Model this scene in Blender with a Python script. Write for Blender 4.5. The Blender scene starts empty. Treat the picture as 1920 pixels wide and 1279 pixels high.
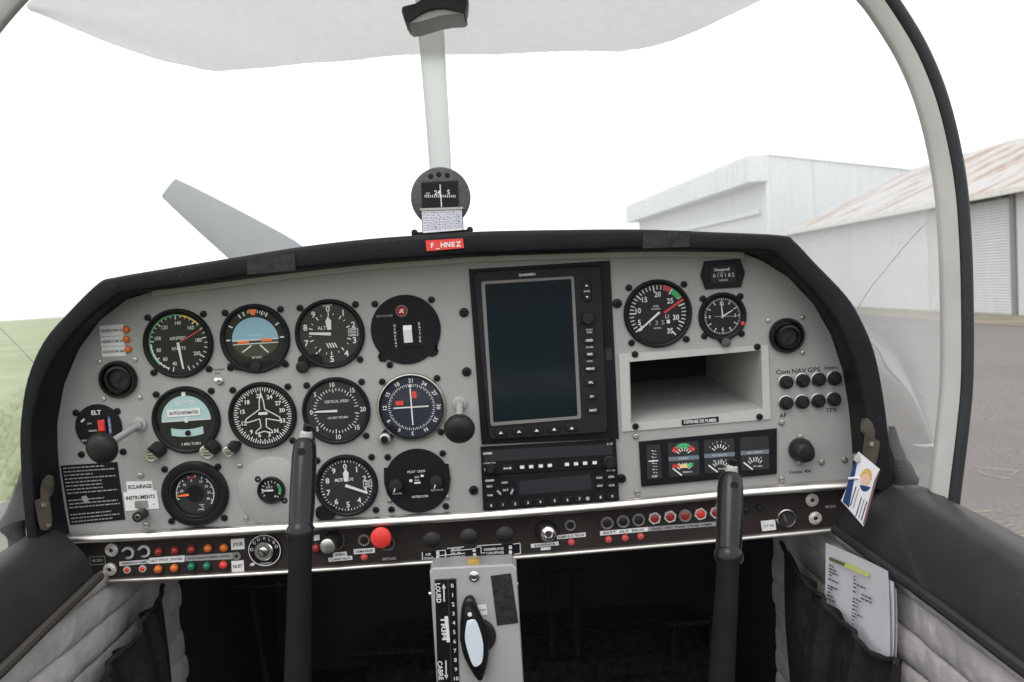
import bpy, bmesh, math, random
from mathutils import Vector, Matrix
from mathutils.geometry import tessellate_polygon
R = math.radians
random.seed(7)
scene = bpy.context.scene
col = scene.collection

# ------------------------------------------------------------------ camera, sky, sun, exposure
CAM = Vector((0.0, 0.0, 1.85))
FPX = 1550.0                                   # focal length in pixels of the 1920 px wide photograph
PITCH, ROLL, YAW = R(3.7), R(3.68), R(0.44)
_f = Vector((math.sin(YAW)*math.cos(PITCH), math.cos(YAW)*math.cos(PITCH), -math.sin(PITCH)))
_r0 = Vector((math.cos(YAW), -math.sin(YAW), 0)); _u0 = _r0.cross(_f)
CR = _r0*math.cos(ROLL) - _u0*math.sin(ROLL)
CU = _u0*math.cos(ROLL) + _r0*math.sin(ROLL)
cam = bpy.data.objects.new('camera', bpy.data.cameras.new('camera')); col.objects.link(cam)
cam.matrix_world = Matrix(((CR.x, CU.x, -_f.x, CAM.x), (CR.y, CU.y, -_f.y, CAM.y), (CR.z, CU.z, -_f.z, CAM.z), (0, 0, 0, 1)))
cam.data.sensor_width = 36.0; cam.data.lens = 36.0*FPX/1920.0
cam.data.clip_start = 0.05; cam.data.clip_end = 6000
cam.data.dof.use_dof = True; cam.data.dof.focus_distance = 1.02; cam.data.dof.aperture_fstop = 9.0
scene.camera = cam

world = bpy.data.worlds.new('World'); scene.world = world; world.use_nodes = True
wn = world.node_tree; wn.nodes.clear()
sky = wn.nodes.new('ShaderNodeTexSky'); sky.sky_type = 'NISHITA'; sky.sun_disc = False
SUN_EL, SUN_AZ = R(58), R(205)                 # azimuth clockwise from +Y: behind, a little to the left
sky.sun_elevation = SUN_EL; sky.sun_rotation = SUN_AZ
sky.air_density = 1.0; sky.dust_density = 4.0; sky.ozone_density = 1.0
hs = wn.nodes.new('ShaderNodeHueSaturation'); hs.inputs['Saturation'].default_value = 0.10   # overcast: nearly grey
bg = wn.nodes.new('ShaderNodeBackground'); bg.inputs['Strength'].default_value = 0.15
wo = wn.nodes.new('ShaderNodeOutputWorld')
wn.links.new(sky.outputs[0], hs.inputs['Color']); 
cm_ = wn.nodes.new('ShaderNodeMix'); cm_.data_type = 'RGBA'; cm_.inputs['Factor'].default_value = 0.7; cm_.inputs['B'].default_value = (8.6, 8.7, 8.8, 1)   # even cloud deck
wn.links.new(hs.outputs[0], cm_.inputs['A']); wn.links.new(cm_.outputs['Result'], bg.inputs['Color']); wn.links.new(bg.outputs[0], wo.inputs['Surface'])
sl = bpy.data.lights.new('sun', 'SUN'); sl.energy = 0.6; sl.angle = R(40); sl.color = (1.0, 0.97, 0.93)
sun = bpy.data.objects.new('sun', sl); col.objects.link(sun)
sd = Vector((math.sin(SUN_AZ)*math.cos(SUN_EL), math.cos(SUN_AZ)*math.cos(SUN_EL), math.sin(SUN_EL)))
sun.rotation_euler = sd.to_track_quat('Z', 'Y').to_euler(); sun.location = (0, -10, 30)
vs = scene.view_settings; vs.view_transform = 'Standard'; vs.look = 'None'; vs.gamma = 1; vs.use_curve_mapping = False
vs.exposure = 0.6
scene.cycles.max_bounces = 10; scene.cycles.transparent_max_bounces = 24; scene.cycles.caustics_reflective = False; scene.cycles.caustics_refractive = False

# ------------------------------------------------------------------ frames
def ray(x, y): return _f + CR*((x-960)/FPX) + CU*((639.5-y)/FPX)
def at(x, y, d): return CAM + ray(x, y)*d
def onX(x, y, X): r = ray(x, y); return CAM + r*((X-CAM.x)/r.x)
def onY(x, y, Y): r = ray(x, y); return CAM + r*((Y-CAM.y)/r.y)
def onZ(x, y, Z): r = ray(x, y); return CAM + r*((Z-CAM.z)/r.z)
TILT = R(2.18)
PU = Vector((1, 0, 0)); PV = Vector((0, -math.sin(TILT), math.cos(TILT))); PW = PU.cross(PV)
P0 = CAM + Vector((-0.3896, 0.9872, -0.0426))
def PP(x, y, w=0.0):
    r = ray(x, y); o = P0 + PW*w
    return CAM + r*((o-CAM).dot(PW)/r.dot(PW))
OP = PP(870, 740)
K = 0.000640                                   # metres per photograph pixel on the panel
MP = Matrix(((PU.x, PV.x, PW.x, OP.x), (PU.y, PV.y, PW.y, OP.y), (PU.z, PV.z, PW.z, OP.z), (0, 0, 0, 1)))
def L(x, y, w=0.0):                            # photograph pixel -> panel coordinates in units of K
    q = PP(x, y, w*K) - OP
    return q.dot(PU)/K, q.dot(PV)/K
XC = PP(862, 640).x                            # aircraft centre line

# ------------------------------------------------------------------ materials
def mat(name, rgb, rough=0.6, metal=0.0, bump=None, var=0.0, vscale=6.0, spec=0.5, coat=0.0, streak=None, speck=None):
    m = bpy.data.materials.new(name); m.use_nodes = True
    nt = m.node_tree; b = nt.nodes['Principled BSDF']
    b.inputs['Base Color'].default_value = (*rgb, 1); b.inputs['Roughness'].default_value = rough
    b.inputs['Metallic'].default_value = metal; b.inputs['Specular IOR Level'].default_value = spec
    if coat: b.inputs['Coat Weight'].default_value = coat; b.inputs['Coat Roughness'].default_value = 0.15
    tc = None
    if bump or var: tc = nt.nodes.new('ShaderNodeTexCoord')
    if var:
        n = nt.nodes.new('ShaderNodeTexNoise'); n.inputs['Scale'].default_value = vscale; n.inputs['Detail'].default_value = 6; n.inputs['Roughness'].default_value = 0.62
        src = tc.outputs['Object']
        if streak:
            mp = nt.nodes.new('ShaderNodeMapping'); mp.inputs['Scale'].default_value = streak
            nt.links.new(src, mp.inputs['Vector']); src = mp.outputs[0]
        nt.links.new(src, n.inputs['Vector'])
        r = nt.nodes.new('ShaderNodeValToRGB'); r.color_ramp.elements[0].position = 0.3; r.color_ramp.elements[1].position = 0.7
        r.color_ramp.elements[0].color = (*[c*(1-var) for c in rgb], 1); r.color_ramp.elements[1].color = (*[min(1, c*(1+var)) for c in rgb], 1)
        nt.links.new(n.outputs['Fac'], r.inputs[0]); cout = r.outputs[0]
        if speck:                                            # sparse dust and chips: (scale, size, colour)
            vo = nt.nodes.new('ShaderNodeTexVoronoi'); vo.inputs['Scale'].default_value = speck[0]; nt.links.new(tc.outputs['Object'], vo.inputs['Vector'])
            sp = nt.nodes.new('ShaderNodeMapRange'); sp.inputs['From Min'].default_value = speck[1]*0.6; sp.inputs['From Max'].default_value = speck[1]; sp.inputs['To Min'].default_value = 0.7; sp.inputs['To Max'].default_value = 0
            n4 = nt.nodes.new('ShaderNodeTexNoise'); n4.inputs['Scale'].default_value = 11; nt.links.new(tc.outputs['Object'], n4.inputs['Vector'])
            s4 = nt.nodes.new('ShaderNodeMapRange'); s4.inputs['From Min'].default_value = 0.5; s4.inputs['From Max'].default_value = 0.6; nt.links.new(n4.outputs['Fac'], s4.inputs['Value'])
            mm = nt.nodes.new('ShaderNodeMath'); mm.operation = 'MULTIPLY'; nt.links.new(vo.outputs['Distance'], sp.inputs['Value']); nt.links.new(sp.outputs[0], mm.inputs[0]); nt.links.new(s4.outputs[0], mm.inputs[1])
            cx_ = nt.nodes.new('ShaderNodeMix'); cx_.data_type = 'RGBA'; cx_.inputs['B'].default_value = (*speck[2], 1); nt.links.new(mm.outputs[0], cx_.inputs['Factor']); nt.links.new(cout, cx_.inputs['A']); cout = cx_.outputs['Result']
        nt.links.new(cout, b.inputs['Base Color'])
        mr = nt.nodes.new('ShaderNodeMapRange'); mr.inputs['To Min'].default_value = max(0.02, rough-0.12); mr.inputs['To Max'].default_value = min(1, rough+0.12)
        nt.links.new(n.outputs['Fac'], mr.inputs['Value']); nt.links.new(mr.outputs[0], b.inputs['Roughness'])
    if bump:
        n2 = nt.nodes.new('ShaderNodeTexNoise'); n2.inputs['Scale'].default_value = bump[0]; n2.inputs['Detail'].default_value = 4
        nt.links.new(tc.outputs['Object'], n2.inputs['Vector'])
        bp = nt.nodes.new('ShaderNodeBump'); bp.inputs['Strength'].default_value = bump[1]; bp.inputs['Distance'].default_value = bump[2] if len(bump) > 2 else 0.001
        nt.links.new(n2.outputs['Fac'], bp.inputs['Height']); nt.links.new(bp.outputs[0], b.inputs['Normal'])
    return m
def glass_mat(name, tint=(1, 1, 1), veil=0.0, refl=0.06, rough=0.0):
    m = bpy.data.materials.new(name); m.use_nodes = True; nt = m.node_tree; nt.nodes.clear()
    o = nt.nodes.new('ShaderNodeOutputMaterial'); t = nt.nodes.new('ShaderNodeBsdfTransparent'); t.inputs[0].default_value = (*tint, 1)
    g = nt.nodes.new('ShaderNodeBsdfGlossy'); g.inputs['Roughness'].default_value = rough
    lw = nt.nodes.new('ShaderNodeLayerWeight'); lw.inputs['Blend'].default_value = 0.5
    pw = nt.nodes.new('ShaderNodeMath'); pw.operation = 'POWER'; pw.inputs[1].default_value = 5.0
    ma = nt.nodes.new('ShaderNodeMath'); ma.operation = 'MULTIPLY_ADD'; ma.inputs[1].default_value = 0.2; ma.inputs[2].default_value = refl
    nt.links.new(lw.outputs['Facing'], pw.inputs[0]); nt.links.new(pw.outputs[0], ma.inputs[0])
    mx = nt.nodes.new('ShaderNodeMixShader'); nt.links.new(ma.outputs[0], mx.inputs[0])
    last = t.outputs[0]
    if veil:
        d = nt.nodes.new('ShaderNodeBsdfTranslucent'); d.inputs[0].default_value = (0.9, 0.92, 0.93, 1)
        m2 = nt.nodes.new('ShaderNodeMixShader')          # scattering film: smears plus a few insect specks
        tc = nt.nodes.new('ShaderNodeTexCoord'); n1 = nt.nodes.new('ShaderNodeTexNoise'); n1.inputs['Scale'].default_value = 5; n1.inputs['Detail'].default_value = 7
        r1 = nt.nodes.new('ShaderNodeMapRange'); r1.inputs['To Min'].default_value = veil*0.7; r1.inputs['To Max'].default_value = veil*1.3
        vo = nt.nodes.new('ShaderNodeTexVoronoi'); vo.inputs['Scale'].default_value = 60
        r2 = nt.nodes.new('ShaderNodeMapRange'); r2.inputs['From Min'].default_value = 0.035; r2.inputs['From Max'].default_value = 0.06; r2.inputs['To Min'].default_value = 0.22; r2.inputs['To Max'].default_value = 0.0
        n3 = nt.nodes.new('ShaderNodeTexNoise'); n3.inputs['Scale'].default_value = 3; r3 = nt.nodes.new('ShaderNodeMapRange'); r3.inputs['From Min'].default_value = 0.48; r3.inputs['From Max'].default_value = 0.6
        mu = nt.nodes.new('ShaderNodeMath'); mu.operation = 'MULTIPLY'; ad = nt.nodes.new('ShaderNodeMath'); ad.operation = 'ADD'
        for q_ in (n1, vo, n3): nt.links.new(tc.outputs['Object'], q_.inputs['Vector'])
        nt.links.new(n1.outputs['Fac'], r1.inputs['Value']); nt.links.new(vo.outputs['Distance'], r2.inputs['Value']); nt.links.new(n3.outputs['Fac'], r3.inputs['Value'])
        nt.links.new(r2.outputs[0], mu.inputs[0]); nt.links.new(r3.outputs[0], mu.inputs[1]); nt.links.new(r1.outputs[0], ad.inputs[0]); nt.links.new(mu.outputs[0], ad.inputs[1]); nt.links.new(ad.outputs[0], m2.inputs[0])
        nt.links.new(last, m2.inputs[1]); nt.links.new(d.outputs[0], m2.inputs[2]); last = m2.outputs[0]
    nt.links.new(last, mx.inputs[1]); nt.links.new(g.outputs[0], mx.inputs[2]); nt.links.new(mx.outputs[0], o.inputs['Surface'])
    return m
M = {
 'panel': mat('panel_grey_paint', (0.305, 0.303, 0.293), 0.5, bump=(900, 0.12, 0.0004), var=0.09, vscale=9, speck=(130, 0.09, (0.13, 0.12, 0.11))),
 'panel2': mat('panel_light_grey_paint', (0.42, 0.41, 0.395), 0.5, bump=(900, 0.1, 0.0004), var=0.06, vscale=12),
 'black': mat('black_bezel', (0.010, 0.010, 0.012), 0.42, bump=(1500, 0.15, 0.0003), var=0.15, vscale=40, spec=0.16),
 'blackflat': mat('black_crinkle_plate', (0.009, 0.009, 0.011), 0.6, bump=(2500, 0.3, 0.0003), var=0.2, vscale=60, spec=0.16),
 'gps': mat('charcoal_plastic', (0.016, 0.016, 0.019), 0.5, bump=(3000, 0.2, 0.0002), var=0.12, vscale=30, spec=0.16),
 'button': mat('rubber_button', (0.014, 0.014, 0.017), 0.55, spec=0.16),
 'dial': mat('dial_black', (0.012, 0.012, 0.014), 0.55, spec=0.16),
 'dialgrey': mat('dial_charcoal', (0.03, 0.03, 0.033), 0.55, spec=0.16),
 'white': mat('white_print', (0.66, 0.66, 0.65), 0.6),
 'dimwhite': mat('faded_print', (0.30, 0.30, 0.30), 0.6),
 'ink': mat('black_ink', (0.02, 0.02, 0.025), 0.6, spec=0.16),
 'red': mat('red_paint', (0.62, 0.03, 0.025), 0.45), 'redprint': mat('red_print', (0.5, 0.03, 0.03), 0.5),
 'orange': mat('orange_paint', (0.85, 0.16, 0.03), 0.5), 'yellow': mat('yellow_paint', (0.75, 0.5, 0.05), 0.5),
 'green': mat('green_paint', (0.03, 0.35, 0.10), 0.5),
 'skyblue': mat('horizon_blue', (0.24, 0.42, 0.52), 0.5), 'aqua': mat('pale_aqua', (0.38, 0.54, 0.53), 0.5), 'earth': mat('horizon_earth', (0.035, 0.03, 0.02), 0.5),
 'chrome': mat('nickel', (0.72, 0.70, 0.68), 0.22, 1.0, var=0.1, vscale=80), 'steel': mat('brushed_steel', (0.55, 0.53, 0.50), 0.36, 1.0, var=0.15, vscale=60),
 'alu': mat('polished_aluminium', (0.74, 0.71, 0.67), 0.34, 1.0, var=0.16, vscale=14, streak=(0.5, 8, 8)),
 'brass': mat('tarnished_brass', (0.20, 0.175, 0.14), 0.45, 0.8, var=0.3, vscale=50),
 'screwblack': mat('black_screw', (0.02, 0.02, 0.021), 0.35, 0.4, spec=0.16),
 'strip': mat('dark_brown_switch_panel', (0.030, 0.024, 0.022), 0.45, bump=(1200, 0.15, 0.0004), var=0.25, vscale=12, speck=(170, 0.11, (0.16, 0.15, 0.14)), spec=0.16),
 'pad': mat('black_vinyl_glareshield', (0.011, 0.011, 0.013), 0.55, bump=(700, 0.35, 0.0006), var=0.3, vscale=14, speck=(160, 0.11, (0.12, 0.115, 0.11)), spec=0.16),
 'tape': mat('black_gaffer_tape', (0.030, 0.029, 0.028), 0.6, bump=(1500, 0.8, 0.001), var=0.5, vscale=150, spec=0.16),
 'vinyl': mat('charcoal_vinyl', (0.028, 0.028, 0.030), 0.45, bump=(900, 0.3, 0.0006), var=0.2, vscale=10, speck=(150, 0.10, (0.12, 0.12, 0.12)), spec=0.25),
 'greyvinyl': mat('grey_vinyl_bolster', (0.075, 0.077, 0.08), 0.5, bump=(300, 0.5, 0.003), var=0.2, vscale=25, spec=0.25),
 'fabric': mat('grey_suede_quilt', (0.47, 0.445, 0.44), 0.95, bump=(45, 0.55, 0.006), var=0.2, vscale=22, spec=0.15),
 'pocket': mat('black_pocket_cloth', (0.018, 0.018, 0.019), 0.75, bump=(60, 0.6, 0.006), var=0.3, vscale=30, spec=0.16),
 'carpet': mat('black_carpet', (0.032, 0.031, 0.031), 0.98, bump=(600, 0.9, 0.004), var=0.6, vscale=60, spec=0.1, speck=(120, 0.14, (0.09, 0.085, 0.08))),
 'dark': mat('dark_paint_and_shade', (0.020, 0.020, 0.021), 0.8, var=0.3, vscale=20),
 'rubber': mat('black_foam_sleeve', (0.006, 0.006, 0.0065), 0.8, spec=0.12, bump=(1300, 0.9, 0.001), var=0.35, vscale=30, speck=(200, 0.12, (0.09, 0.09, 0.09))),
 'gripgloss': mat('glossy_black_grip', (0.010, 0.010, 0.011), 0.18, bump=(60, 0.08, 0.002), var=0.3, vscale=25, spec=0.28, speck=(180, 0.12, (0.10, 0.10, 0.10))),
 'knob': mat('satin_black_knob', (0.020, 0.020, 0.020), 0.38, spec=0.16),
 'paper': mat('white_paper', (0.74, 0.73, 0.78), 0.75, var=0.03, vscale=20), 'tag': mat('white_label', (0.72, 0.72, 0.72), 0.5, var=0.08, vscale=120),
 'framewhite': mat('off_white_frame_paint', (0.37, 0.36, 0.345), 0.45, var=0.12, vscale=8),
 'postwhite': mat('pale_grey_post_paint', (0.66, 0.68, 0.65), 0.5, var=0.03, vscale=8),
 'seal': mat('black_rubber_seal', (0.022, 0.024, 0.026), 0.5, var=0.15, vscale=20, spec=0.25),
 'pedestal': mat('pedestal_grey_paint', (0.36, 0.36, 0.355), 0.45, bump=(900, 0.12, 0.0004), var=0.06, vscale=12),
 'mirrorpale': mat('pale_blue_grey_insert', (0.62, 0.68, 0.74), 0.25),
 'prop': mat('grey_propeller_paint', (0.052, 0.055, 0.066), 0.5, var=0.3, vscale=12), 'cowl': mat('white_cowling_paint', (0.78, 0.78, 0.78), 0.25, coat=0.3),
 'amberlens': mat('amber_lens', (0.58, 0.14, 0.02), 0.25), 'redlens': mat('dark_red_lens', (0.28, 0.025, 0.025), 0.25), 'brightred': mat('red_plastic', (0.66, 0.04, 0.035), 0.4),
 'greenlens': mat('green_lens', (0.01, 0.16, 0.09), 0.25), 'pinkred': mat('faded_red_button', (0.55, 0.08, 0.08), 0.4),
 'glass': glass_mat('instrument_glass', (0.97, 0.97, 0.97), 0.0, 0.03, 0.02), 'screen': mat('dark_lcd', (0.004, 0.010, 0.013), 0.10, spec=0.25),
 'windscreen': glass_mat('acrylic_windscreen', (0.96, 0.97, 0.97), 0.28, 0.03),
 'framegrey': mat('display_frame_grey', (0.16, 0.155, 0.15), 0.4), 'lcd2': mat('grey_lcd', (0.03, 0.028, 0.033), 0.2),
 'cadet': mat('blue_grey_band', (0.13, 0.16, 0.19), 0.5), 'navy': mat('navy_print', (0.02, 0.05, 0.16), 0.4), 'gold': mat('gold_print', (0.62, 0.42, 0.12), 0.5), 'peach': mat('peach_print_and_glint', (0.75, 0.5, 0.38), 0.5),
 'nut': mat('worn_nickel_nut', (0.66, 0.64, 0.61), 0.45, 0.35, var=0.15, vscale=150), 'dialreflect': mat('dial_blue_reflection', (0.022, 0.027, 0.042), 0.5, spec=0.16), 'piping': mat('dull_bronze_piping', (0.05, 0.045, 0.037), 0.5), 'dullalu': mat('dull_aluminium_lip', (0.50, 0.48, 0.45), 0.42, 1.0, var=0.25, vscale=14, streak=(0.5, 8, 8)), 'wire': mat('pale_grey_seal', (0.30, 0.31, 0.31), 0.6), 'rose': mat('rose_edge', (0.22, 0.11, 0.13), 0.5), 'highlighter': mat('yellow_highlighter', (0.72, 0.75, 0.22), 0.7), 'foam': mat('old_yellow_foam', (0.45, 0.30, 0.08), 0.9, var=0.5, vscale=80),
}
def cloth_mat(name, c1, c2, tr):
    m = bpy.data.materials.new(name); m.use_nodes = True; nt = m.node_tree; nt.nodes.clear()
    o = nt.nodes.new('ShaderNodeOutputMaterial'); d = nt.nodes.new('ShaderNodeBsdfDiffuse'); t = nt.nodes.new('ShaderNodeBsdfTranslucent')
    tc = nt.nodes.new('ShaderNodeTexCoord'); n = nt.nodes.new('ShaderNodeTexNoise'); n.inputs['Scale'].default_value = 75; n.inputs['Detail'].default_value = 9
    r = nt.nodes.new('ShaderNodeValToRGB'); r.color_ramp.elements[0].position = 0.3; r.color_ramp.elements[1].position = 0.72
    r.color_ramp.elements[0].color = (*c1, 1); r.color_ramp.elements[1].color = (*c2, 1)
    n2 = nt.nodes.new('ShaderNodeTexNoise'); n2.inputs['Scale'].default_value = 260; b = nt.nodes.new('ShaderNodeBump'); b.inputs['Strength'].default_value = 0.35; b.inputs['Distance'].default_value = 0.002
    mx = nt.nodes.new('ShaderNodeMixShader'); mx.inputs[0].default_value = tr
    for a, c in ((tc.outputs['Object'], n.inputs['Vector']), (tc.outputs['Object'], n2.inputs['Vector']), (n.outputs['Fac'], r.inputs[0]), (r.outputs[0], d.inputs[0]), (r.outputs[0], t.inputs[0]),
                 (n2.outputs['Fac'], b.inputs['Height']), (b.outputs[0], d.inputs['Normal']), (d.outputs[0], mx.inputs[1]), (t.outputs[0], mx.inputs[2]), (mx.outputs[0], o.inputs['Surface'])): nt.links.new(a, c)
    return m
M['cloth'] = cloth_mat('white_cover_cloth', (0.665, 0.65, 0.645), (0.70, 0.685, 0.68), 0.56)
M['postwhite'] = cloth_mat('translucent_glassfibre', (0.70, 0.72, 0.69), (0.72, 0.74, 0.71), 0.62)

# ------------------------------------------------------------------ mesh builder
_tc = {}
def text_geo(s, bold=0.0):
    key = (s, bold)
    if key not in _tc:
        cu = bpy.data.curves.new('t', 'FONT'); cu.body = s; cu.size = 1.0; cu.resolution_u = 2; cu.offset = bold
        ob = bpy.data.objects.new('t', cu); me = bpy.data.meshes.new_from_object(ob)
        v = [tuple(p.co[:2]) for p in me.vertices]; f = [tuple(p.vertices) for p in me.polygons]
        bpy.data.objects.remove(ob); bpy.data.curves.remove(cu); bpy.data.meshes.remove(me)
        if v:
            xs = [p[0] for p in v]; cx = (min(xs)+max(xs))/2; w = max(xs)-min(xs)
            v = [(p[0]-cx, p[1]-0.345) for p in v]
        else: w = 0
        _tc[key] = (v, f, w)
    return _tc[key]
class MB:
    def __init__(s): s.v = []; s.f = []
    def add(s, vs, fs):
        o = len(s.v); s.v += [tuple(p) for p in vs]; s.f += [tuple(i+o for i in q) for q in fs]; return s
    def box(s, x0, x1, y0, y1, z0, z1):
        return s.add([(x0,y0,z0),(x1,y0,z0),(x1,y1,z0),(x0,y1,z0),(x0,y0,z1),(x1,y0,z1),(x1,y1,z1),(x0,y1,z1)], [(3,2,1,0),(4,5,6,7),(0,1,5,4),(1,2,6,5),(2,3,7,6),(3,0,4,7)])
    def poly(s, pts, z0, z1, ch=0.0):                       # prism of a 2-D outline, optional chamfer at the top
        n = len(pts); cx = sum(p[0] for p in pts)/n; cy = sum(p[1] for p in pts)/n
        ls = [[(x, y, z0) for x, y in pts]]
        if ch:
            ls.append([(x, y, z1-ch) for x, y in pts]); q = []
            for x, y in pts:
                d = math.hypot(x-cx, y-cy) or 1; k = max(0, 1-ch*1.2/d); q.append((cx+(x-cx)*k, cy+(y-cy)*k, z1))
            ls.append(q)
        else: ls.append([(x, y, z1) for x, y in pts])
        vs = [p for l in ls for p in l]; fs = []
        for i in range(len(ls)-1):
            for j in range(n): fs.append((i*n+j, i*n+(j+1) % n, (i+1)*n+(j+1) % n, (i+1)*n+j))
        fs.append(tuple(range(n))[::-1]); fs.append(tuple((len(ls)-1)*n+j for j in range(n)))
        return s.add(vs, fs)
    def rbox(s, cx, cy, w, h, z0, z1, r=3, ch=0.0, rot=0.0, n=4):
        return s.poly(rrect(cx, cy, w, h, r, rot, n), z0, z1, ch)
    def lathe(s, prof, n=40, cx=0, cy=0):
        vs = []; fs = []; rings = []
        for r, z in prof:
            if r <= 1e-9: vs.append((cx, cy, z)); rings.append((len(vs)-1,))
            else:
                a = len(vs); vs += [(cx+r*math.cos(2*math.pi*i/n), cy+r*math.sin(2*math.pi*i/n), z) for i in range(n)]; rings.append(tuple(range(a, a+n)))
        for A, B in zip(rings, rings[1:]):
            for i in range(n):
                j = (i+1) % n
                if len(A) == 1 and len(B) == 1: continue
                if len(A) == 1: fs.append((A[0], B[i], B[j]))
                elif len(B) == 1: fs.append((A[i], A[j], B[0]))
                else: fs.append((A[i], A[j], B[j], B[i]))
        return s.add(vs, fs)
    def tube(s, path, r, n=12, cap=True, flat=None):
        path = [Vector(p) for p in path]; m = len(path); vs = []; fs = []
        rr = r if isinstance(r, (list, tuple)) else [r]*m
        up = None
        for i, p in enumerate(path):
            t = (path[min(i+1, m-1)]-path[max(i-1, 0)]).normalized()
            if up is None: up = Vector((0, 0, 1)) if abs(t.z) < 0.9 else Vector((0, 1, 0))
            a = t.cross(up).normalized(); b = a.cross(t).normalized(); up = b
            for k in range(n):
                q = 2*math.pi*k/n; e = flat or 1.0
                vs.append(p + a*(rr[i]*math.cos(q)) + b*(rr[i]*e*math.sin(q)))
        for i in range(m-1):
            for k in range(n): fs.append((i*n+k, i*n+(k+1) % n, (i+1)*n+(k+1) % n, (i+1)*n+k))
        if cap: fs.append(tuple(range(n))[::-1]); fs.append(tuple((m-1)*n+k for k in range(n)))
        return s.add(vs, fs)
    def grid(s, rows, close=False):                         # rows of equal-length 3-D points
        n = len(rows[0]); vs = [tuple(p) for r in rows for p in r]; fs = []
        for i in range(len(rows)-1):
            for j in range(n if close else n-1): fs.append((i*n+j, i*n+(j+1) % n, (i+1)*n+(j+1) % n, (i+1)*n+j))
        return s.add(vs, fs)
    def disc(s, r, z, n=48, cx=0, cy=0): return s.add([(cx+r*math.cos(2*math.pi*i/n), cy+r*math.sin(2*math.pi*i/n), z) for i in range(n)], [tuple(range(n))])
    def flat(s, pts, z): return s.add([(x, y, z) for x, y in pts], [tuple(range(len(pts)))])
    def line(s, x0, y0, x1, y1, w, z):
        dx, dy = x1-x0, y1-y0; d = math.hypot(dx, dy) or 1; nx, ny = -dy/d*w/2, dx/d*w/2
        return s.add([(x0+nx, y0+ny, z), (x0-nx, y0-ny, z), (x1-nx, y1-ny, z), (x1+nx, y1+ny, z)], [(0, 1, 2, 3)])
    def rad(s, a, r0, r1, w, z, cx=0, cy=0):                # radial stroke at clock angle a (degrees, clockwise from up)
        c, k = math.sin(R(a)), math.cos(R(a)); return s.line(cx+r0*c, cy+r0*k, cx+r1*c, cy+r1*k, w, z)
    def arc(s, r0, r1, a0, a1, z, n=24, cx=0, cy=0):
        vs = []
        for i in range(n+1):
            a = R(a0+(a1-a0)*i/n); vs += [(cx+r0*math.sin(a), cy+r0*math.cos(a), z), (cx+r1*math.sin(a), cy+r1*math.cos(a), z)]
        return s.add(vs, [(2*i, 2*i+1, 2*i+3, 2*i+2) for i in range(n)])
    def frame(s, x0, x1, y0, y1, w, z):
        for a in ((x0, y0, x1, y0), (x0, y1, x1, y1), (x0, y0, x0, y1), (x1, y0, x1, y1)): s.line(*a, w, z)
        return s
    def text(s, t, x, y, z, h, rot=0.0, bold=0.004, sx=1.0, width=None):
        v, f, w = text_geo(t, bold)
        k = h/0.69; kx = (width/w if width else k*sx); c, q = math.cos(R(rot)), math.sin(R(rot))
        return s.add([(x+px*kx*c-py*k*q, y+px*kx*q+py*k*c, z) for px, py in v], f)
    def textc(s, t, a, r, z, h, cx=0, cy=0, rot=0.0, bold=0.006, sx=1.0): return s.text(t, cx+r*math.sin(R(a)), cy+r*math.cos(R(a)), z, h, rot, bold, sx)
    def xf(s, mtx): s.v = [tuple(mtx @ Vector(p)) for p in s.v]; return s
    def mesh(s, name, m, k=1.0, smooth=True, fix=True, ang=38):
        me = bpy.data.meshes.new(name); me.from_pydata([(x*k, y*k, z*k) for x, y, z in s.v], [], s.f)
        if fix:
            b = bmesh.new(); b.from_mesh(me); bmesh.ops.recalc_face_normals(b, faces=b.faces); b.to_mesh(me); b.free()
        if smooth:
            me.polygons.foreach_set('use_smooth', [True]*len(me.polygons)); me.set_sharp_from_angle(angle=R(ang))
        if m is not None: me.materials.append(M[m] if isinstance(m, str) else m)
        me.update(); return me
    def build(s, name, m, parent=None, k=1.0, smooth=True, fix=True, ang=38, label=None, loc=None):
        return link(name, s.mesh(name, m, k, smooth, fix, ang), parent, label, loc)
def link(name, me, parent=None, label=None, loc=None):
    o = bpy.data.objects.new(name, me); col.objects.link(o)
    if parent is not None: o.parent = parent
    if loc is not None: o.location = loc
    if label: o['label'] = label
    return o
def rrect(cx, cy, w, h, r, rot=0.0, n=4):
    r = min(r, w/2-1e-6, h/2-1e-6); pts = []
    for (sx, sy, a0) in ((1, 1, 0), (-1, 1, 90), (-1, -1, 180), (1, -1, 270)):
        for i in range(n+1):
            a = R(a0+90*i/n); pts.append((sx*(w/2-r)+r*math.cos(a), sy*(h/2-r)+r*math.sin(a)))
    c, q = math.cos(R(rot)), math.sin(R(rot)); return [(cx+x*c-y*q, cy+x*q+y*c) for x, y in pts]
def tag(o, label, cat, group=None):
    o['label'] = label; o['category'] = cat
    if group: o['group'] = group
    return o
def struct(o): o['kind'] = 'structure'; return o
def thing(name, label, cat, matrix=None, group=None):
    o = bpy.data.objects.new(name, None); col.objects.link(o); o.empty_display_size = 0.02
    if matrix is not None: o.matrix_world = matrix
    return tag(o, label, cat, group)
def pthing(name, label, cat, x, y, group=None, w=0.0):      # a thing on the panel at photograph pixel x, y
    a, b = L(x, y, w); return thing(name, label, cat, MP @ Matrix.Translation((a*K, b*K, w*K)), group)
def off(gx, gy, x, y, w=0.0):                               # pixel offset within a panel thing, in local units
    a = L(gx, gy, 0); b = L(x, y, w); return b[0]-a[0], b[1]-a[1]
def world_thing(name, label, cat, pos, group=None): return thing(name, label, cat, Matrix.Translation(pos), group)
def wbuild(mb, name, m, parent=None, pos=None, **kw):       # mesh given in world coordinates, parented to a thing at pos
    if pos is not None: mb.v = [(x-pos[0], y-pos[1], z-pos[2]) for x, y, z in mb.v]
    return mb.build(name, m, parent, **kw)

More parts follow.
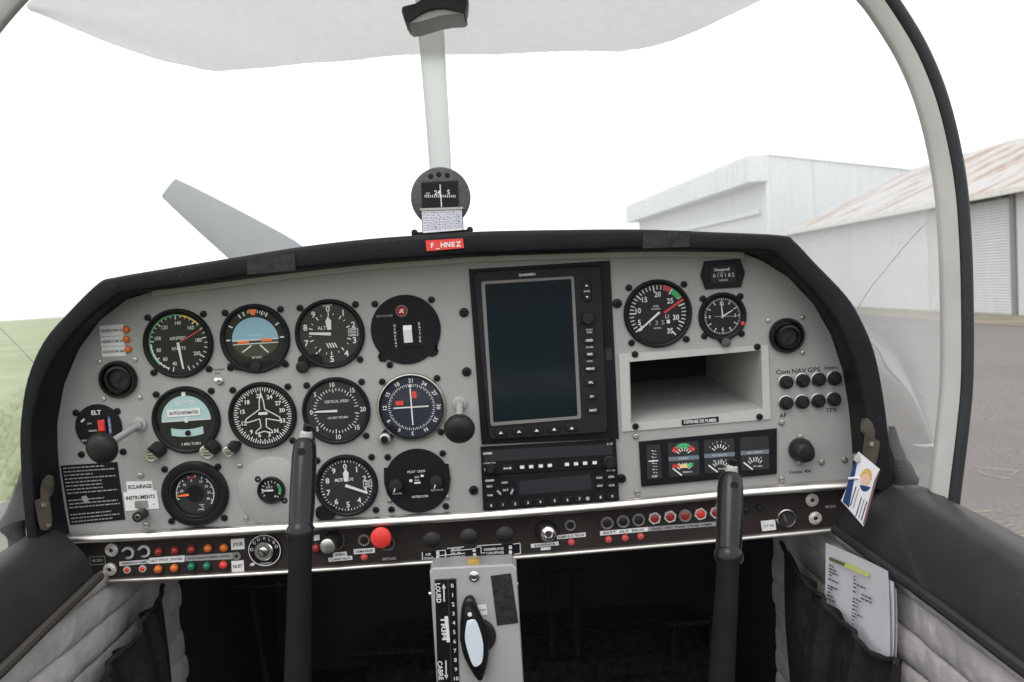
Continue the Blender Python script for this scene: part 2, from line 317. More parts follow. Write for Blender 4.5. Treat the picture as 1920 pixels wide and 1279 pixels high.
def spline(pts, n):                                         # Catmull-Rom through pts (any dimension)
    out = []; m = len(pts); d = len(pts[0])
    for i in range(m-1):
        p0, p1, p2, p3 = pts[max(i-1, 0)], pts[i], pts[i+1], pts[min(i+2, m-1)]
        for k in range(n):
            t = k/n
            out.append(tuple(0.5*((2*p1[c])+(-p0[c]+p2[c])*t+(2*p0[c]-5*p1[c]+4*p2[c]-p3[c])*t*t+(-p0[c]+3*p1[c]-3*p2[c]+p3[c])*t**3) for c in range(d)))
    out.append(tuple(pts[-1])); return out

# ================================================================== the setting: ground, apron, grass
def ground_mat(name, c1, c2, sc, c3=None, sc3=3.0, bump=0.3, dist=0.02):
    m = bpy.data.materials.new(name); m.use_nodes = True; nt = m.node_tree; b = nt.nodes['Principled BSDF']; b.inputs['Roughness'].default_value = 0.95; b.inputs['Specular IOR Level'].default_value = 0.2
    tc = nt.nodes.new('ShaderNodeTexCoord'); n = nt.nodes.new('ShaderNodeTexNoise'); n.inputs['Scale'].default_value = sc; n.inputs['Detail'].default_value = 8; n.inputs['Roughness'].default_value = 0.7
    r = nt.nodes.new('ShaderNodeValToRGB'); r.color_ramp.elements[0].position = 0.32; r.color_ramp.elements[1].position = 0.68
    r.color_ramp.elements[0].color = (*c1, 1); r.color_ramp.elements[1].color = (*c2, 1)
    nt.links.new(tc.outputs['Object'], n.inputs['Vector']); nt.links.new(n.outputs['Fac'], r.inputs[0]); out = r.outputs[0]
    if c3:
        n3 = nt.nodes.new('ShaderNodeTexNoise'); n3.inputs['Scale'].default_value = sc3; n3.inputs['Detail'].default_value = 5; nt.links.new(tc.outputs['Object'], n3.inputs['Vector'])
        r3 = nt.nodes.new('ShaderNodeValToRGB'); r3.color_ramp.elements[0].position = 0.45; r3.color_ramp.elements[1].position = 0.62
        mx = nt.nodes.new('ShaderNodeMix'); mx.data_type = 'RGBA'; mx.inputs['B'].default_value = (*c3, 1)
        nt.links.new(n3.outputs['Fac'], r3.inputs[0]); nt.links.new(r3.outputs[0], mx.inputs['Factor']); nt.links.new(out, mx.inputs['A']); out = mx.outputs['Result']
    nt.links.new(out, b.inputs['Base Color'])
    bp = nt.nodes.new('ShaderNodeBump'); bp.inputs['Strength'].default_value = bump; bp.inputs['Distance'].default_value = dist
    nt.links.new(n.outputs['Fac'], bp.inputs['Height']); nt.links.new(bp.outputs[0], b.inputs['Normal'])
    return m
M['grassfield'] = ground_mat('meadow', (0.10, 0.15, 0.04), (0.24, 0.28, 0.12), 3.5, (0.27, 0.29, 0.16), 0.12)
M['asphalt'] = ground_mat('worn_asphalt', (0.085, 0.079, 0.076), (0.235, 0.218, 0.208), 30, (0.15, 0.138, 0.13), 0.35, 0.7, 0.015)
M['drygrass'] = ground_mat('dry_verge', (0.19, 0.17, 0.125), (0.29, 0.26, 0.20), 3.0, (0.18, 0.165, 0.12), 0.8)
struct(MB().box(-1500, 1500, -600, 2400, -0.3, 0).build('ground', 'grassfield', smooth=False))
struct(MB().box(-2.2, 60, -60, 140, 0.002, 0.006).build('apron', 'asphalt', smooth=False))
struct(MB().box(13.2, 15.6, 8, 58, 0.007, 0.03).build('verge', 'drygrass', smooth=False))
g = MB()
for _ in range(9000):
    y = 3.5 + 26*random.random()**1.6; x = -2.3 - (0.42*y+1.5)*random.random()**0.8
    h = random.uniform(0.04, 0.13); a = random.uniform(0, 6.28); w = random.uniform(0.006, 0.014); lx, ly = random.gauss(0, 0.04), random.gauss(0, 0.04)
    g.add([(x-w*math.cos(a), y-w*math.sin(a), 0), (x+w*math.cos(a), y+w*math.sin(a), 0), (x+lx, y+ly, h)], [(0, 1, 2)])
o = g.build('grass', ground_mat('grass_blades', (0.13, 0.18, 0.05), (0.23, 0.27, 0.11), 1.5), smooth=False, fix=False); tag(o, 'pale green meadow grass beyond the left window', 'grass'); o['kind'] = 'stuff'
g = MB()
for _ in range(85):
    y = 4.5+22*random.random()**1.9; x = y*random.uniform(0.42, 0.66); a = random.uniform(0, 6.28); n = 6; ln = random.uniform(0.12, 0.5); cv = random.gauss(0, 1.6); p = []
    for i in range(n): p.append((x, y, 0.012+0.01*random.random())); x += ln/n*math.cos(a); y += ln/n*math.sin(a); a += cv/n
    g.tube(p, random.uniform(0.0015, 0.0035), 4)
o = g.build('dry_straw', mat('straw', (0.36, 0.31, 0.22), 0.9)); tag(o, 'scattered stalks of dry straw on the grey apron', 'straw'); o['kind'] = 'stuff'

# ------------------------------------------------------------------ hangars
def metal_wall(name, rgb, ribs, rust=None, rustdir=None, horiz=False):
    m = bpy.data.materials.new(name); m.use_nodes = True; nt = m.node_tree; b = nt.nodes['Principled BSDF']; b.inputs['Roughness'].default_value = 0.55; b.inputs['Metallic'].default_value = 0.0
    tc = nt.nodes.new('ShaderNodeTexCoord'); mp = nt.nodes.new('ShaderNodeMapping'); mp.inputs['Scale'].default_value = rustdir or (1.4, 1.4, 0.25)
    n = nt.nodes.new('ShaderNodeTexNoise'); n.inputs['Scale'].default_value = 1.3; n.inputs['Detail'].default_value = 8; n.inputs['Roughness'].default_value = 0.65
    r = nt.nodes.new('ShaderNodeValToRGB'); e = r.color_ramp.elements; e[0].position = 0.3; e[1].position = 0.62
    e[0].color = (*[c*0.90 for c in rgb], 1); e[1].color = (*rgb, 1)
    if rust: e[1].position = 0.50; k = e.new(0.60); k.color = (*rust, 1)
    for a, c in ((tc.outputs['Object'], mp.inputs[0]), (mp.outputs[0], n.inputs['Vector']), (n.outputs['Fac'], r.inputs[0]), (r.outputs[0], b.inputs['Base Color'])): nt.links.new(a, c)
    return m
M['hang1'] = metal_wall('pale_sheet_metal', (0.62, 0.63, 0.645), 1)
M['hang1f'] = metal_wall('pale_fascia_metal', (0.66, 0.68, 0.695), 1)
M['hang2'] = metal_wall('galvanised_sheet', (0.58, 0.585, 0.59), 1)
M['hroof'] = metal_wall('rusting_roof_sheet', (0.40, 0.385, 0.375), 1, rust=(0.24, 0.145, 0.09), rustdir=(0.22, 0.8, 0.4))
M['hdoor'] = metal_wall('ribbed_roller_door', (0.58, 0.585, 0.59), 1)
M['hdark'] = mat('hangar_dark_trim', (0.22, 0.20, 0.21), 0.7); M['htrim'] = mat('hangar_gutter', (0.60, 0.59, 0.54), 0.5, var=0.1, vscale=2)
def sheet(u0, u1, z0, z1, pitch, amp, axis_o, axis_d, nrm, n=None):   # corrugated sheet, waves along axis_d
    mb = MB(); n = n or max(2, int((u1-u0)/pitch*4)); a = []; b = []
    for i in range(n+1):
        u = u0+(u1-u0)*i/n; q = amp*math.sin(2*math.pi*u/pitch); p = axis_o + axis_d*u + nrm*q
        zt = z1(u) if callable(z1) else z1
        a.append((p.x, p.y, z0)); b.append((p.x, p.y, zt))
    return mb.grid([a, b])
# near hangar: eave parallel to the view direction
X2, Y2a, Y2b, ZE, XR, ZR = 15.6, 18.0, 45.0, 3.83, 22.8, 6.9
pos = Vector((X2, 30, 0)); h2 = world_thing('hangar', 'low grey metal hangar with rust-streaked pitched roof beside the apron', 'hangar', pos)
panels = [(45.0-1.35*(i+1), 45.0-1.35*i) for i in range(11)]
for (a, b_) in panels:                                             # single wall sheets with lapped joints
    wbuild(sheet(0, b_-a-0.012, 0.03, ZE, 0.22, 0.016, Vector((X2+random.uniform(-0.012, 0.012), a+0.015, 0)), Vector((0, 1, 0)), Vector((-1, 0, 0))), 'wall_panel', 'hang2', h2, pos)
dy0, dy1 = 25.15, 30.05
mb = MB(); rows = []
for i in range(121):
    z = 0.03+(ZE-0.25)*i/120; q = 0.022*math.sin(i*math.pi/1.5) ; rows.append([(X2-0.03+q, dy0, z), (X2-0.03+q, dy1, z)])
dr = wbuild(mb.grid(rows), 'roller_door', 'hdoor', h2, pos, label='roller door of horizontal ribs')
mb = MB(); mb.box(X2-0.08, X2+0.1, dy0-0.22, dy0-0.01, 0.03, ZE-0.03); wbuild(mb, 'door_post', 'hdark', h2, pos, smooth=False)
mb = MB(); mb.box(X2-0.05, X2+0.1, dy1+0.01, dy1+0.10, 0.03, ZE-0.03); wbuild(mb, 'door_post', 'htrim', h2, pos, smooth=False)
wbuild(sheet(0, 6.9, 0.03, ZE, 0.22, 0.016, Vector((X2, 18, 0)), Vector((0, 1, 0)), Vector((-1, 0, 0))), 'wall_panel', 'hang2', h2, pos)
mb = MB(); a = []; b = []
n = 420
for i in range(n+1):
    y = Y2a+(Y2b+0.3-Y2a)*i/n; q = 0.02*math.sin(y*2*math.pi/0.26); a.append((X2-0.35, y, ZE-0.02+q)); b.append((XR, y, ZR+q))
rf = wbuild(mb.grid([a, b]), 'roof', 'hroof', h2, pos)
mb = MB(); mb.grid([[(XR, Y2a, ZR), (XR, Y2b+.3, ZR)], [(2*XR-X2, Y2a, ZE), (2*XR-X2, Y2b+.3, ZE)]]); wbuild(mb, 'roof', 'hroof', h2, pos)
mb = MB(); mb.box(X2-0.50, X2-0.36, Y2a, Y2b+0.3, ZE-0.16, ZE-0.01); wbuild(mb, 'gutter', 'htrim', h2, pos, smooth=False)
mb = MB(); mb.poly([(X2, 0.0), (2*XR-X2, 0.0), (2*XR-X2, ZE-.1), (XR, ZR-.1), (X2, ZE-.1)], -Y2b-0.0, -Y2b+0.1)
mb.v = [(x, -z, y) for x, y, z in mb.v]; wbuild(mb, 'gable_wall', 'hang2', h2, pos, smooth=False)
# far hangar: tall, pale, with a deep fascia along its door side
c1 = at(1438, 290, 52.0); Z1 = c1.z; d1 = Vector((math.sin(R(-6)), math.cos(R(-6)), 0)); e1 = Vector((d1.y, -d1.x, 0))
pos = Vector((c1.x, c1.y, 0)); h1 = world_thing('hangar', 'tall pale metal hangar with deep overhanging fascia behind the rusty roof', 'hangar', pos)
zr = lambda u: Z1-0.145*u
for i in range(12):
    wbuild(sheet(0, 2.985, 0, (lambda u, i=i: zr(3*i+u)), 0.3, 0.02, pos+e1*(3*i+0.02), e1, -d1), 'wall_panel', 'hang1', h1, pos)
for i in range(10):
    mb = sheet(0, 3.0, 0, Z1-1.6, 0.3, 0.02, pos+d1*(3*i+0.02)-e1*0.1, d1, -e1); wbuild(mb, 'wall_panel', 'hang1', h1, pos)
def obox(o, du, dv, u0, u1, v0, v1, z0, z1):
    mb = MB(); mb.box(u0, u1, v0, v1, z0, z1); mb.v = [tuple(o + du*x + dv*y + Vector((0, 0, z))) for x, y, z in mb.v]; return mb
wbuild(obox(pos, d1, e1, -0.12, 30.5, -1.25, -0.02, Z1-1.65, Z1+0.02), 'fascia', 'hang1f', h1, pos, smooth=False)
for i in range(50):
    wbuild(obox(pos, d1, e1, 0.6*i, 0.6*i+0.06, -1.30, -1.252, Z1-1.63, Z1), 'fascia_rib', 'hang1f', h1, pos, smooth=False)
for k in range(3): wbuild(obox(pos, d1, e1, -0.16, -0.125, -1.1+0.4*k, -1.04+0.4*k, Z1-1.63, Z1), 'fascia_rib', 'hang1f', h1, pos, smooth=False)
wbuild(obox(pos, d1, e1, -0.05, 0.12, -0.16, 0.06, 0, Z1-0.01), 'corner_post', 'hang1f', h1, pos, smooth=False)
wbuild(obox(pos, d1, e1, 1.0, 30, -0.32, -0.16, Z1-3.6, Z1-3.3), 'door_track', 'hang1f', h1, pos, smooth=False)
mb = MB(); q = [pos+d1*(-0.1), pos+e1*36-d1*0.1, pos+e1*36+d1*30, pos+d1*30]; mb.add([(q[0].x, q[0].y, Z1), (q[1].x, q[1].y, zr(36)), (q[2].x, q[2].y, zr(36)), (q[3].x, q[3].y, Z1)], [(0, 1, 2, 3)])
wbuild(mb, 'roof', 'hang1', h1, pos, smooth=False)

# ================================================================== cabin shell
XL, XRW = -0.505, 0.392
ZF = 1.05
struct(MB().box(XL-0.05, XRW+0.05, -1.6, 1.75, ZF-0.03, ZF).build('cabin_floor', 'carpet', smooth=False))
struct(MB().box(XL-0.05, XRW+0.05, 1.75, 1.78, ZF, 1.79).build('firewall', 'dark', smooth=False))
struct(MB().box(XL-0.02, XRW+0.02, -1.62, -1.58, ZF, 1.75).build('rear_bulkhead', 'fabric', smooth=False))
struct(MB().box(XL-0.004, XRW+0.004, 1.10, 1.75, 1.80, 1.82).build('footwell_roof', 'dark', smooth=False))
struct(MB().box(XL-0.06, XL-0.03, -1.6, 1.75, ZF, 1.40).build('fuselage_side_left', 'dark', smooth=False))
struct(MB().box(XL-0.09, XL-0.02, 1.02, 1.75, 1.40, 1.60).build('fuselage_side_left', 'dark', smooth=False)); struct(MB().box(XRW+0.02, XRW+0.09, 1.02, 1.75, 1.40, 1.60).build('fuselage_side_right', 'dark', smooth=False))
struct(MB().box(XRW+0.03, XRW+0.06, -1.6, 1.75, ZF, 1.40).build('fuselage_side_right', 'dark', smooth=False))

mb = MB().rbox(0, 0, 0.86, 0.5, 0, 0.16, 0.08, 0.03); mb.v = [(XC+x, -1.15+y, ZF+0.12+z) for x, y, z in mb.v]; struct(mb.build('rear_bench', 'fabric'))
# ------------------------------------------------------------------ side trim: quilted rolls, padded sill, piping, pocket
def side(X, sgn, bot, top, piping, yq0, yq1, label, XT):
    pos = Vector((X, 0.9, 1.3)); t = world_thing('side_panel', label, 'side panel', pos)
    B = [onX(x, y, X) for x, y in bot]; T = [onX(x, y, XT) for x, y in top]
    B = [Vector(p) for p in spline([tuple(p) for p in B], 6)]; T = [Vector(p) for p in spline([tuple(p) for p in T], 6)]
    rows = []; ob = Vector((sgn, 0, 0))
    for i in range(len(T)):
        b, c = B[int(round(i*(len(B)-1)/(len(T)-1)))], T[i]
        up = Vector((0, 0, 1)); rows.append([b - up*0.012 + ob*0.02, b, b*0.5+c*0.5 - ob*0.006, c*0.9+b*0.1 - ob*0.002, c + up*0.004+ob*0.004, c + ob*0.014 + up*0.010, c + ob*0.032 + up*0.011, c + ob*0.052 + up*0.004, c+ob*0.058-up*0.02, c+ob*0.06-up*0.12])
    wbuild(MB().grid(rows), 'padded_sill', 'vinyl', t, pos, ang=60)
    wbuild(MB().tube([p - ob*0.006 for p in B], 0.0055, 8), 'piping', piping, t, pos)
    # quilted rolls run fore and aft below the piping
    zt = max(p.z for p in B)+0.01; pitch = 0.037; k = 0; z = zt
    while z > ZF+0.02:
        rows = []
        for i in range(60):
            y = yq0+(yq1-yq0)*i/59; wob = 0.0028*math.sin(y*19+k*1.7)+0.0018*math.sin(y*47+k*2.3)+0.001*math.sin(y*97+k)
            zs = min(B, key=lambda p: abs(p.y-y)).z-0.006
            r = []
            for j in range(9):
                a = math.pi*j/8; zz = z-pitch/2+pitch/2*math.cos(a)
                sm = min(1, max(0, (y-1.06)/0.1)); d = 0.009*math.sin(a)**0.6*(1-0.72*sm)
                r.append((X + sgn*0.012 - sgn*(d+wob*math.sin(a)), y, min(zz, zs)))
            rows.append(r)
        wbuild(MB().grid(rows), 'quilted_roll', 'fabric', t, pos, ang=70)
        z -= pitch; k += 1
    return t, B
LB = [(178, 1080), (85, 1168), (0, 1250), (-150, 1392), (-500, 1730)]
LT = [(128, 1008), (75, 1046), (0, 1100), (-150, 1225), (-500, 1520)]
RB = [(1575, 992), (1700, 1083), (1810, 1163), (1920, 1245), (2200, 1452), (2700, 1830)]
RT = [(1585, 935), (1661, 930), (1692, 950), (1764, 991), (1920, 1087), (2200, 1262), (2700, 1580)]
tl, Bl = side(XL, -1, LB, LT, 'piping', 0.35, 1.225, 'left cabin side with charcoal sill over pale grey quilted rolls', XL-0.025)
tr, Br = side(XRW, 1, RB, RT, 'seal', 0.35, 1.29, 'right cabin side with charcoal sill over pale grey quilted rolls', XRW+0.028)
def pocket(X, sgn, edge, bottom, t, pos):
    E_ = spline(edge, 5); rows = []; n = 14; rim = []
    for i, (x, y) in enumerate(E_):
        p = onX(x, y, X-sgn*0.026); p.x += sgn*0.0012*math.sin(i*1.3)
        q = Vector((X-sgn*0.016, p.y, ZF+0.03)); r = []
        for j in range(n+1):
            f = j/n; c = p.lerp(q, f); c.x -= sgn*min(1, (i+1)/9)*(0.018*math.sin(min(1, f*3)*math.pi/2) + 0.006*math.sin(i*0.42+f*2.5) + 0.003*math.sin(i*0.95+f*4)*(1-f)); r.append(c)
        rows.append(r); rim.append(p - Vector((sgn*0.004, 0, 0)))
    k = wbuild(MB().grid(rows), 'pocket', 'pocket', t, pos, ang=80, label='black cloth map pocket with gathered edge')
    a = MB().tube(rim, 0.0032, 6); a.v = [(x-pos[0], y-pos[1], z-pos[2]) for x, y, z in a.v]; a.build('elastic_hem', 'pocket', k)
pocket(XL, -1, [(301, 1096), (292, 1125), (281, 1143), (259, 1166), (252, 1194), (228, 1218), (200, 1241), (193, 1275), (188, 1330)], None, tl, Vector((XL, .9, 1.3)))
pocket(XRW, 1, [(1469, 1017), (1484, 1040), (1513, 1087), (1530, 1106), (1548, 1118), (1558, 1143), (1603, 1180), (1620, 1207), (1657, 1235), (1686, 1238), (1690, 1262), (1690, 1330)], None, tr, Vector((XRW, .9, 1.3)))

# ------------------------------------------------------------------ canopy bow and windscreen
YA = 0.90
inner_px = [(1735, 1000), (1742, 925), (1757, 800), (1765, 700), (1764, 530), (1759, 420), (1753, 355), (1743, 295), (1728, 230), (1709, 171), (1679, 105), (1636, 36), (1608, 0), (1560, -50), (1490, -108), (1400, -158), (1290, -200), (1160, -230), (1010, -248)]
half = [onY(x, y, YA) for x, y in inner_px]
XA = XC-0.012; half = [(p.x-XA, p.z) for p in half]
half.append((0.0, half[-1][1]+0.006))
arch = half + [(-x, z) for x, z in reversed(half[:-1])]
arch = spline(arch, 4)
def offs(c, d):
    out = []
    for i in range(len(c)):
        a, b = c[max(i-1, 0)], c[min(i+1, len(c)-1)]; tx, tz = b[0]-a[0], b[1]-a[1]; l = math.hypot(tx, tz); out.append((c[i][0]+tz/l*d, c[i][1]-tx/l*d))
    return out
W1, W2 = 0.0178, 0.0155
mid, outr = offs(arch, W1), offs(arch, W1+W2)
if abs(mid[0][0]) < abs(arch[0][0]): mid, outr = offs(arch, -W1), offs(arch, -W1-W2)
in2 = [(a[0]*0.85+m_[0]*0.15, a[1]*0.85+m_[1]*0.15) for a, m_ in zip(arch, mid)]
pos = Vector((XC, YA, 1.6)); bow = world_thing('canopy_bow', 'curved off-white canopy bow with black rubber seal round the windscreen', 'canopy frame', pos)
def c3(c, y): return Vector((XA+c[0], y, c[1]))
wbuild(MB().grid([[c3(i2, YA-0.006), c3(a, YA-0.003), c3(a, YA+0.003), c3(m_, YA+0.006), c3(m_, YA-0.007)] for a, i2, m_ in zip(arch, in2, mid)], close=True), 'bow_frame', 'framewhite', bow, pos, ang=50)
sect = []
for m_, o_ in zip(mid, outr):
    r = []
    for k in range(10):
        a = 2*math.pi*k/10; f = 0.5+0.5*math.cos(a); r.append(c3((m_[0]*(1-f)+o_[0]*f, m_[1]*(1-f)+o_[1]*f), YA-0.002+0.009*math.sin(a)))
    sect.append(r)
wbuild(MB().grid(sect, close=True), 'rubber_seal', 'seal', bow, pos, ang=60)
# windscreen: ruled between the bow and the base line on the coaming
NA = len(arch); base = []
for i in range(NA):
    u = i/(NA-1); s_ = math.sin(math.pi*u); c_ = math.cos(math.pi*u)
    base.append(Vector((XC+0.50*c_, YA+0.05+0.50*s_**0.8, 1.62+0.30*s_**0.6)))
def WS(i, t, out=0.0):
    a = c3(mid[i], YA+0.026); b = base[i]; p = a.lerp(b, t); bul = 0.06*math.sin(math.pi*t)
    d = Vector((p.x-XC, 0.3, p.z-1.5)).normalized(); return p + d*(bul+out)
wsc = thing('windscreen', 'clear curved acrylic windscreen ahead of the black coaming', 'windscreen', Matrix.Translation(pos))
wbuild(MB().grid([[WS(i, t/16) for t in range(17)] for i in range(NA)]), 'glazing', 'windscreen', wsc, pos, ang=80)
wbuild(MB().tube([b+Vector((0, 0.0, 0.004)) for b in base[2:-2]], 0.006, 6), 'base_moulding', 'framewhite', wsc, pos)
for pts in ([(1600, 596), (1612, 572), (1632, 540), (1662, 503), (1700, 457), (1733, 422), (1762, 402), (1790, 392)], [(-60, 560), (-20, 597), (0, 615), (30, 645), (65, 682), (90, 708)]):
    p = spline([tuple(at(x, y, 0.98)) for x, y in pts], 4); wbuild(MB().tube(p, 0.0006, 6), 'edge_seal', 'wire', wsc, pos)
# centre post
icen = NA//2; rows = []
for t in range(0, 25):
    p = WS(icen, t/24*0.98, -0.006); w = 0.0178; dn = 0.008; XP = XC-0.006-0.033*t/24
    rows.append([Vector((XP-w, p.y, p.z)), Vector((XP-w+0.002, p.y-dn*0.8, p.z-dn*0.5)), Vector((XP+w-0.002, p.y-dn*0.8, p.z-dn*0.5)), Vector((XP+w, p.y, p.z))])
pst = MB().grid(rows); post = wbuild(pst, 'windscreen_post', 'postwhite', None, None, ang=50); tag(post, 'pale grey centre post running up the windscreen behind the compass', 'post')
# white cloth cover over the upper glazing
edge = spline([(-120, -60), (-40, -22), (38, 14), (80, 30), (130, 52), (190, 77), (240, 95), (300, 114), (345, 122), (400, 132), (440, 131), (500, 130), (560, 122), (610, 117), (700, 109), (800, 105), (900, 103), (1000, 98), (1080, 99), (1150, 97), (1200, 90), (1250, 80), (1310, 58), (1370, 30), (1430, 0), (1500, -40), (1600, -110)], 5)
def yedge(x):
    for a, b in zip(edge, edge[1:]):
        if a[0] <= x <= b[0]: return a[1]+(b[1]-a[1])*(x-a[0])/max(1e-6, b[0]-a[0])
    return -400
def project(p):
    d = p-CAM; k = d.dot(_f); return 960+FPX*d.dot(CR)/k, 639.5-FPX*d.dot(CU)/k
rows = []
def WSf(fi, t, out):
    i = min(int(fi), NA-2); g_ = fi-i; return WS(i, t, out).lerp(WS(i+1, t, out), g_)
for q in range((NA-1)*3+1):
    fi = q/3; te = None
    for t in range(0, 401):
        x, y = project(WSf(fi, t/400, -0.004))
        if y > yedge(x): te = max(0.0, t/400-0.0025); break
    if te is None or te <= 0.004: continue
    te += 0.0007*math.sin(q*0.37)
    rows.append([WSf(fi, te*k/12, -0.004+0.002*math.sin(q*0.21+k*0.8)) for k in range(13)])
mb = MB().grid(rows); n_ = len(rows)
cl = wbuild(mb, 'cloth_cover', 'cloth', None, None, ang=80); tag(cl, 'white cloth cover hanging over the top of the windscreen', 'cloth cover')
# pull handle at the top of the post
DH = min(((WS(icen, k/200, -0.006)-CAM).dot(_f) for k in range(0, 200) if project(WS(icen, k/200, -0.006))[1] > 18), key=lambda d: d)-0.052   # just clear of the post
hpos = at(815, 10, DH); hd = world_thing('grab_bar', 'black curved pull handle at the top of the windscreen post', 'handle', hpos)
def hp(lst, d): return [tuple(at(x, y, d)) for x, y in lst]
up_ = [(754, 14), (753, 22), (758, 38), (764, 43), (772, 38), (784, 29), (800, 21), (820, 16), (835, 16), (850, 19), (866, 23), (872, 22), (875, 10), (877, -12), (830, -30), (795, -10), (790, 0), (778, 8), (765, 11)]
lo_ = [(760, 40), (768, 46), (782, 44), (800, 39), (822, 32), (845, 28), (868, 27), (874, 22), (872, 14), (850, 10), (820, 8), (795, 16), (775, 28)]
def slab(pts, d0, d1, name, m, par, p0):
    a = [at(x, y, d0) for x, y in pts]; c = sum((q for q in a), Vector())/len(a)
    f_ = [c.lerp(q, 0.94) - _f*0.003 for q in a]; b = [at(x, y, d0)+_f*(d1-d0) for x, y in pts]; n = len(pts)
    mb = MB(); mb.add(f_+a+b, [tuple(range(n))] + [(i, (i+1) % n, n+(i+1) % n, n+i) for i in range(n)] + [(n+i, n+(i+1) % n, 2*n+(i+1) % n, 2*n+i) for i in range(n)] + [tuple(range(2*n, 3*n))[::-1]])
    return wbuild(mb, name, m, par, p0, ang=50)
slab(up_, DH, DH+0.035, 'grip', 'knob', hd, hpos)
slab(lo_, DH+0.006, DH+0.05, 'mounting_plate', 'framewhite', hd, hpos)

# ------------------------------------------------------------------ propeller and cowling outside
ph = at(840, 712, 2.6); prop = world_thing('propeller', 'grey two-bladed propeller seen through the windscreen', 'propeller', ph)
tipv = at(316, 352, 2.6)-ph; Ld = tipv.length; ax = tipv.normalized(); side_ = Vector((0, 1, 0)).cross(ax).normalized()
for sg in (1, -1):
    rows = []
    for i in range(24):
        s_ = i/23; r = 0.10+s_*(Ld-0.10); ch = 0.5*(0.072+0.115*min(1, (1-s_)/0.42)**0.9)*(1 if s_ > 0.35 else 0.55+0.45*s_/0.35); tw = R(44-32*s_)
        th = 0.016*(1-0.7*s_)+0.003; row = []
        for k in range(16):
            a = 2*math.pi*k/16; u = ch*math.cos(a); w = th*math.sin(a)
            row.append(ph + ax*(sg*r) + (side_*(u*math.cos(tw)) + Vector((0, 1, 0))*(u*math.sin(tw)*sg))*1 + Vector((0, 1, 0))*(w*math.cos(tw)))
        rows.append(row)
    mb = MB().grid(rows, close=True); mb.f.append(tuple(range(23*16, 24*16))); wbuild(mb, 'blade', 'prop', prop, ph, ang=50)
mb = MB().lathe([(0, 0.30), (0.03, 0.28), (0.075, 0.2), (0.105, 0.1), (0.12, 0), (0.12, -0.06), (0, -0.06)], 32); mb.v = [(ph.x+x, ph.y+z, ph.z+y) for x, y, z in mb.v]; wbuild(mb, 'spinner', 'cowl', prop, ph)
cp = Vector((XC, 1.9, 1.5)); rows = []
for y, w, zt, zb in ((1.80, 0.49, 1.86, 1.0), (1.95, 0.48, 1.86, 1.0), (2.15, 0.44, 1.84, 1.02), (2.4, 0.36, 1.80, 1.1), (2.5, 0.26, 1.76, 1.2)):
    zc, hz = (zt+zb)/2, (zt-zb)/2; rows.append([(XC+w*math.copysign(abs(math.cos(a))**0.6, math.cos(a)), y, zc+hz*math.copysign(abs(math.sin(a))**0.7, math.sin(a))) for a in [2*math.pi*k/40 for k in range(40)]])
mb = MB().grid(rows, close=True); mb.f.append(tuple(range(4*40, 5*40))); o = wbuild(mb, 'engine_cowling', 'cowl'); tag(o, 'white engine cowling ahead of the windscreen', 'cowling')

# ================================================================== coaming (glareshield)
g_out = [(54,1050),(42,950),(36,850),(37,790),(49,710),(79,640),(126,585),(181,531),(213,520),(300,505),(430,484),(560,463),(690,448),(800,440),(900,434),(1050,431),(1200,430),(1340,435),(1468,441),(1492,452),(1530,492),(1590,555),(1620,605),(1642,660),(1657,730),(1668,810),(1675,880),(1676,921)]
g_in = [(72,1050),(65,950),(60,850),(60,795),(76,728),(108,662),(158,605),(215,556),(245,547),(310,538),(435,520),(562,503),(692,490),(800,482),(900,475),(1050,470),(1200,466),(1340,468),(1440,471),(1462,483),(1500,520),(1555,582),(1582,630),(1602,680),(1618,745),(1630,820),(1640,880),(1645,918)]
g_pan = [(134,1030),(119,940),(109,860),(107,795),(120,722),(148,655),(188,600),(238,562),(285,547),(330,541),(440,527),(564,511),(693,497),(801,489),(900,482),(1050,477),(1200,473),(1330,473),(1395,475),(1430,490),(1478,520),(1525,570),(1558,628),(1580,695),(1592,770),(1598,840),(1599,885),(1599,915)]
WF = 0.055/K
so_ = spline(g_out, 4); si_ = spline(g_in, 4); sp_ = spline(g_pan, 4)
gs = thing('coaming', 'black padded coaming framing the instrument panel', 'coaming', MP.copy())
rows = []; cap = []
for a, b, c in zip(so_, si_, sp_):
    o2 = L(a[0], a[1], WF); i2 = L(b[0], b[1], WF); p2 = L(c[0], c[1], 2)
    mx = lambda t: (i2[0]+(o2[0]-i2[0])*t, i2[1]+(o2[1]-i2[1])*t)
    r = [(p2[0], p2[1], 1.0), (p2[0]*0.5+i2[0]*0.5, p2[1]*0.5+i2[1]*0.5, WF*0.5), (*mx(-0.02), WF-4), (*mx(0.04), WF-0.5), (*mx(0.12), WF+1), (*mx(0.8), WF+1), (*mx(0.9), WF), (*mx(0.98), WF-5), (*mx(1.01), WF-14), (*mx(1.03), WF-40), (*mx(1.05), -60), (*mx(1.0), -170)]
    rows.append(r); cap.append(r[-1])
MB().grid(rows).build('padding', 'pad', gs, K, ang=65)
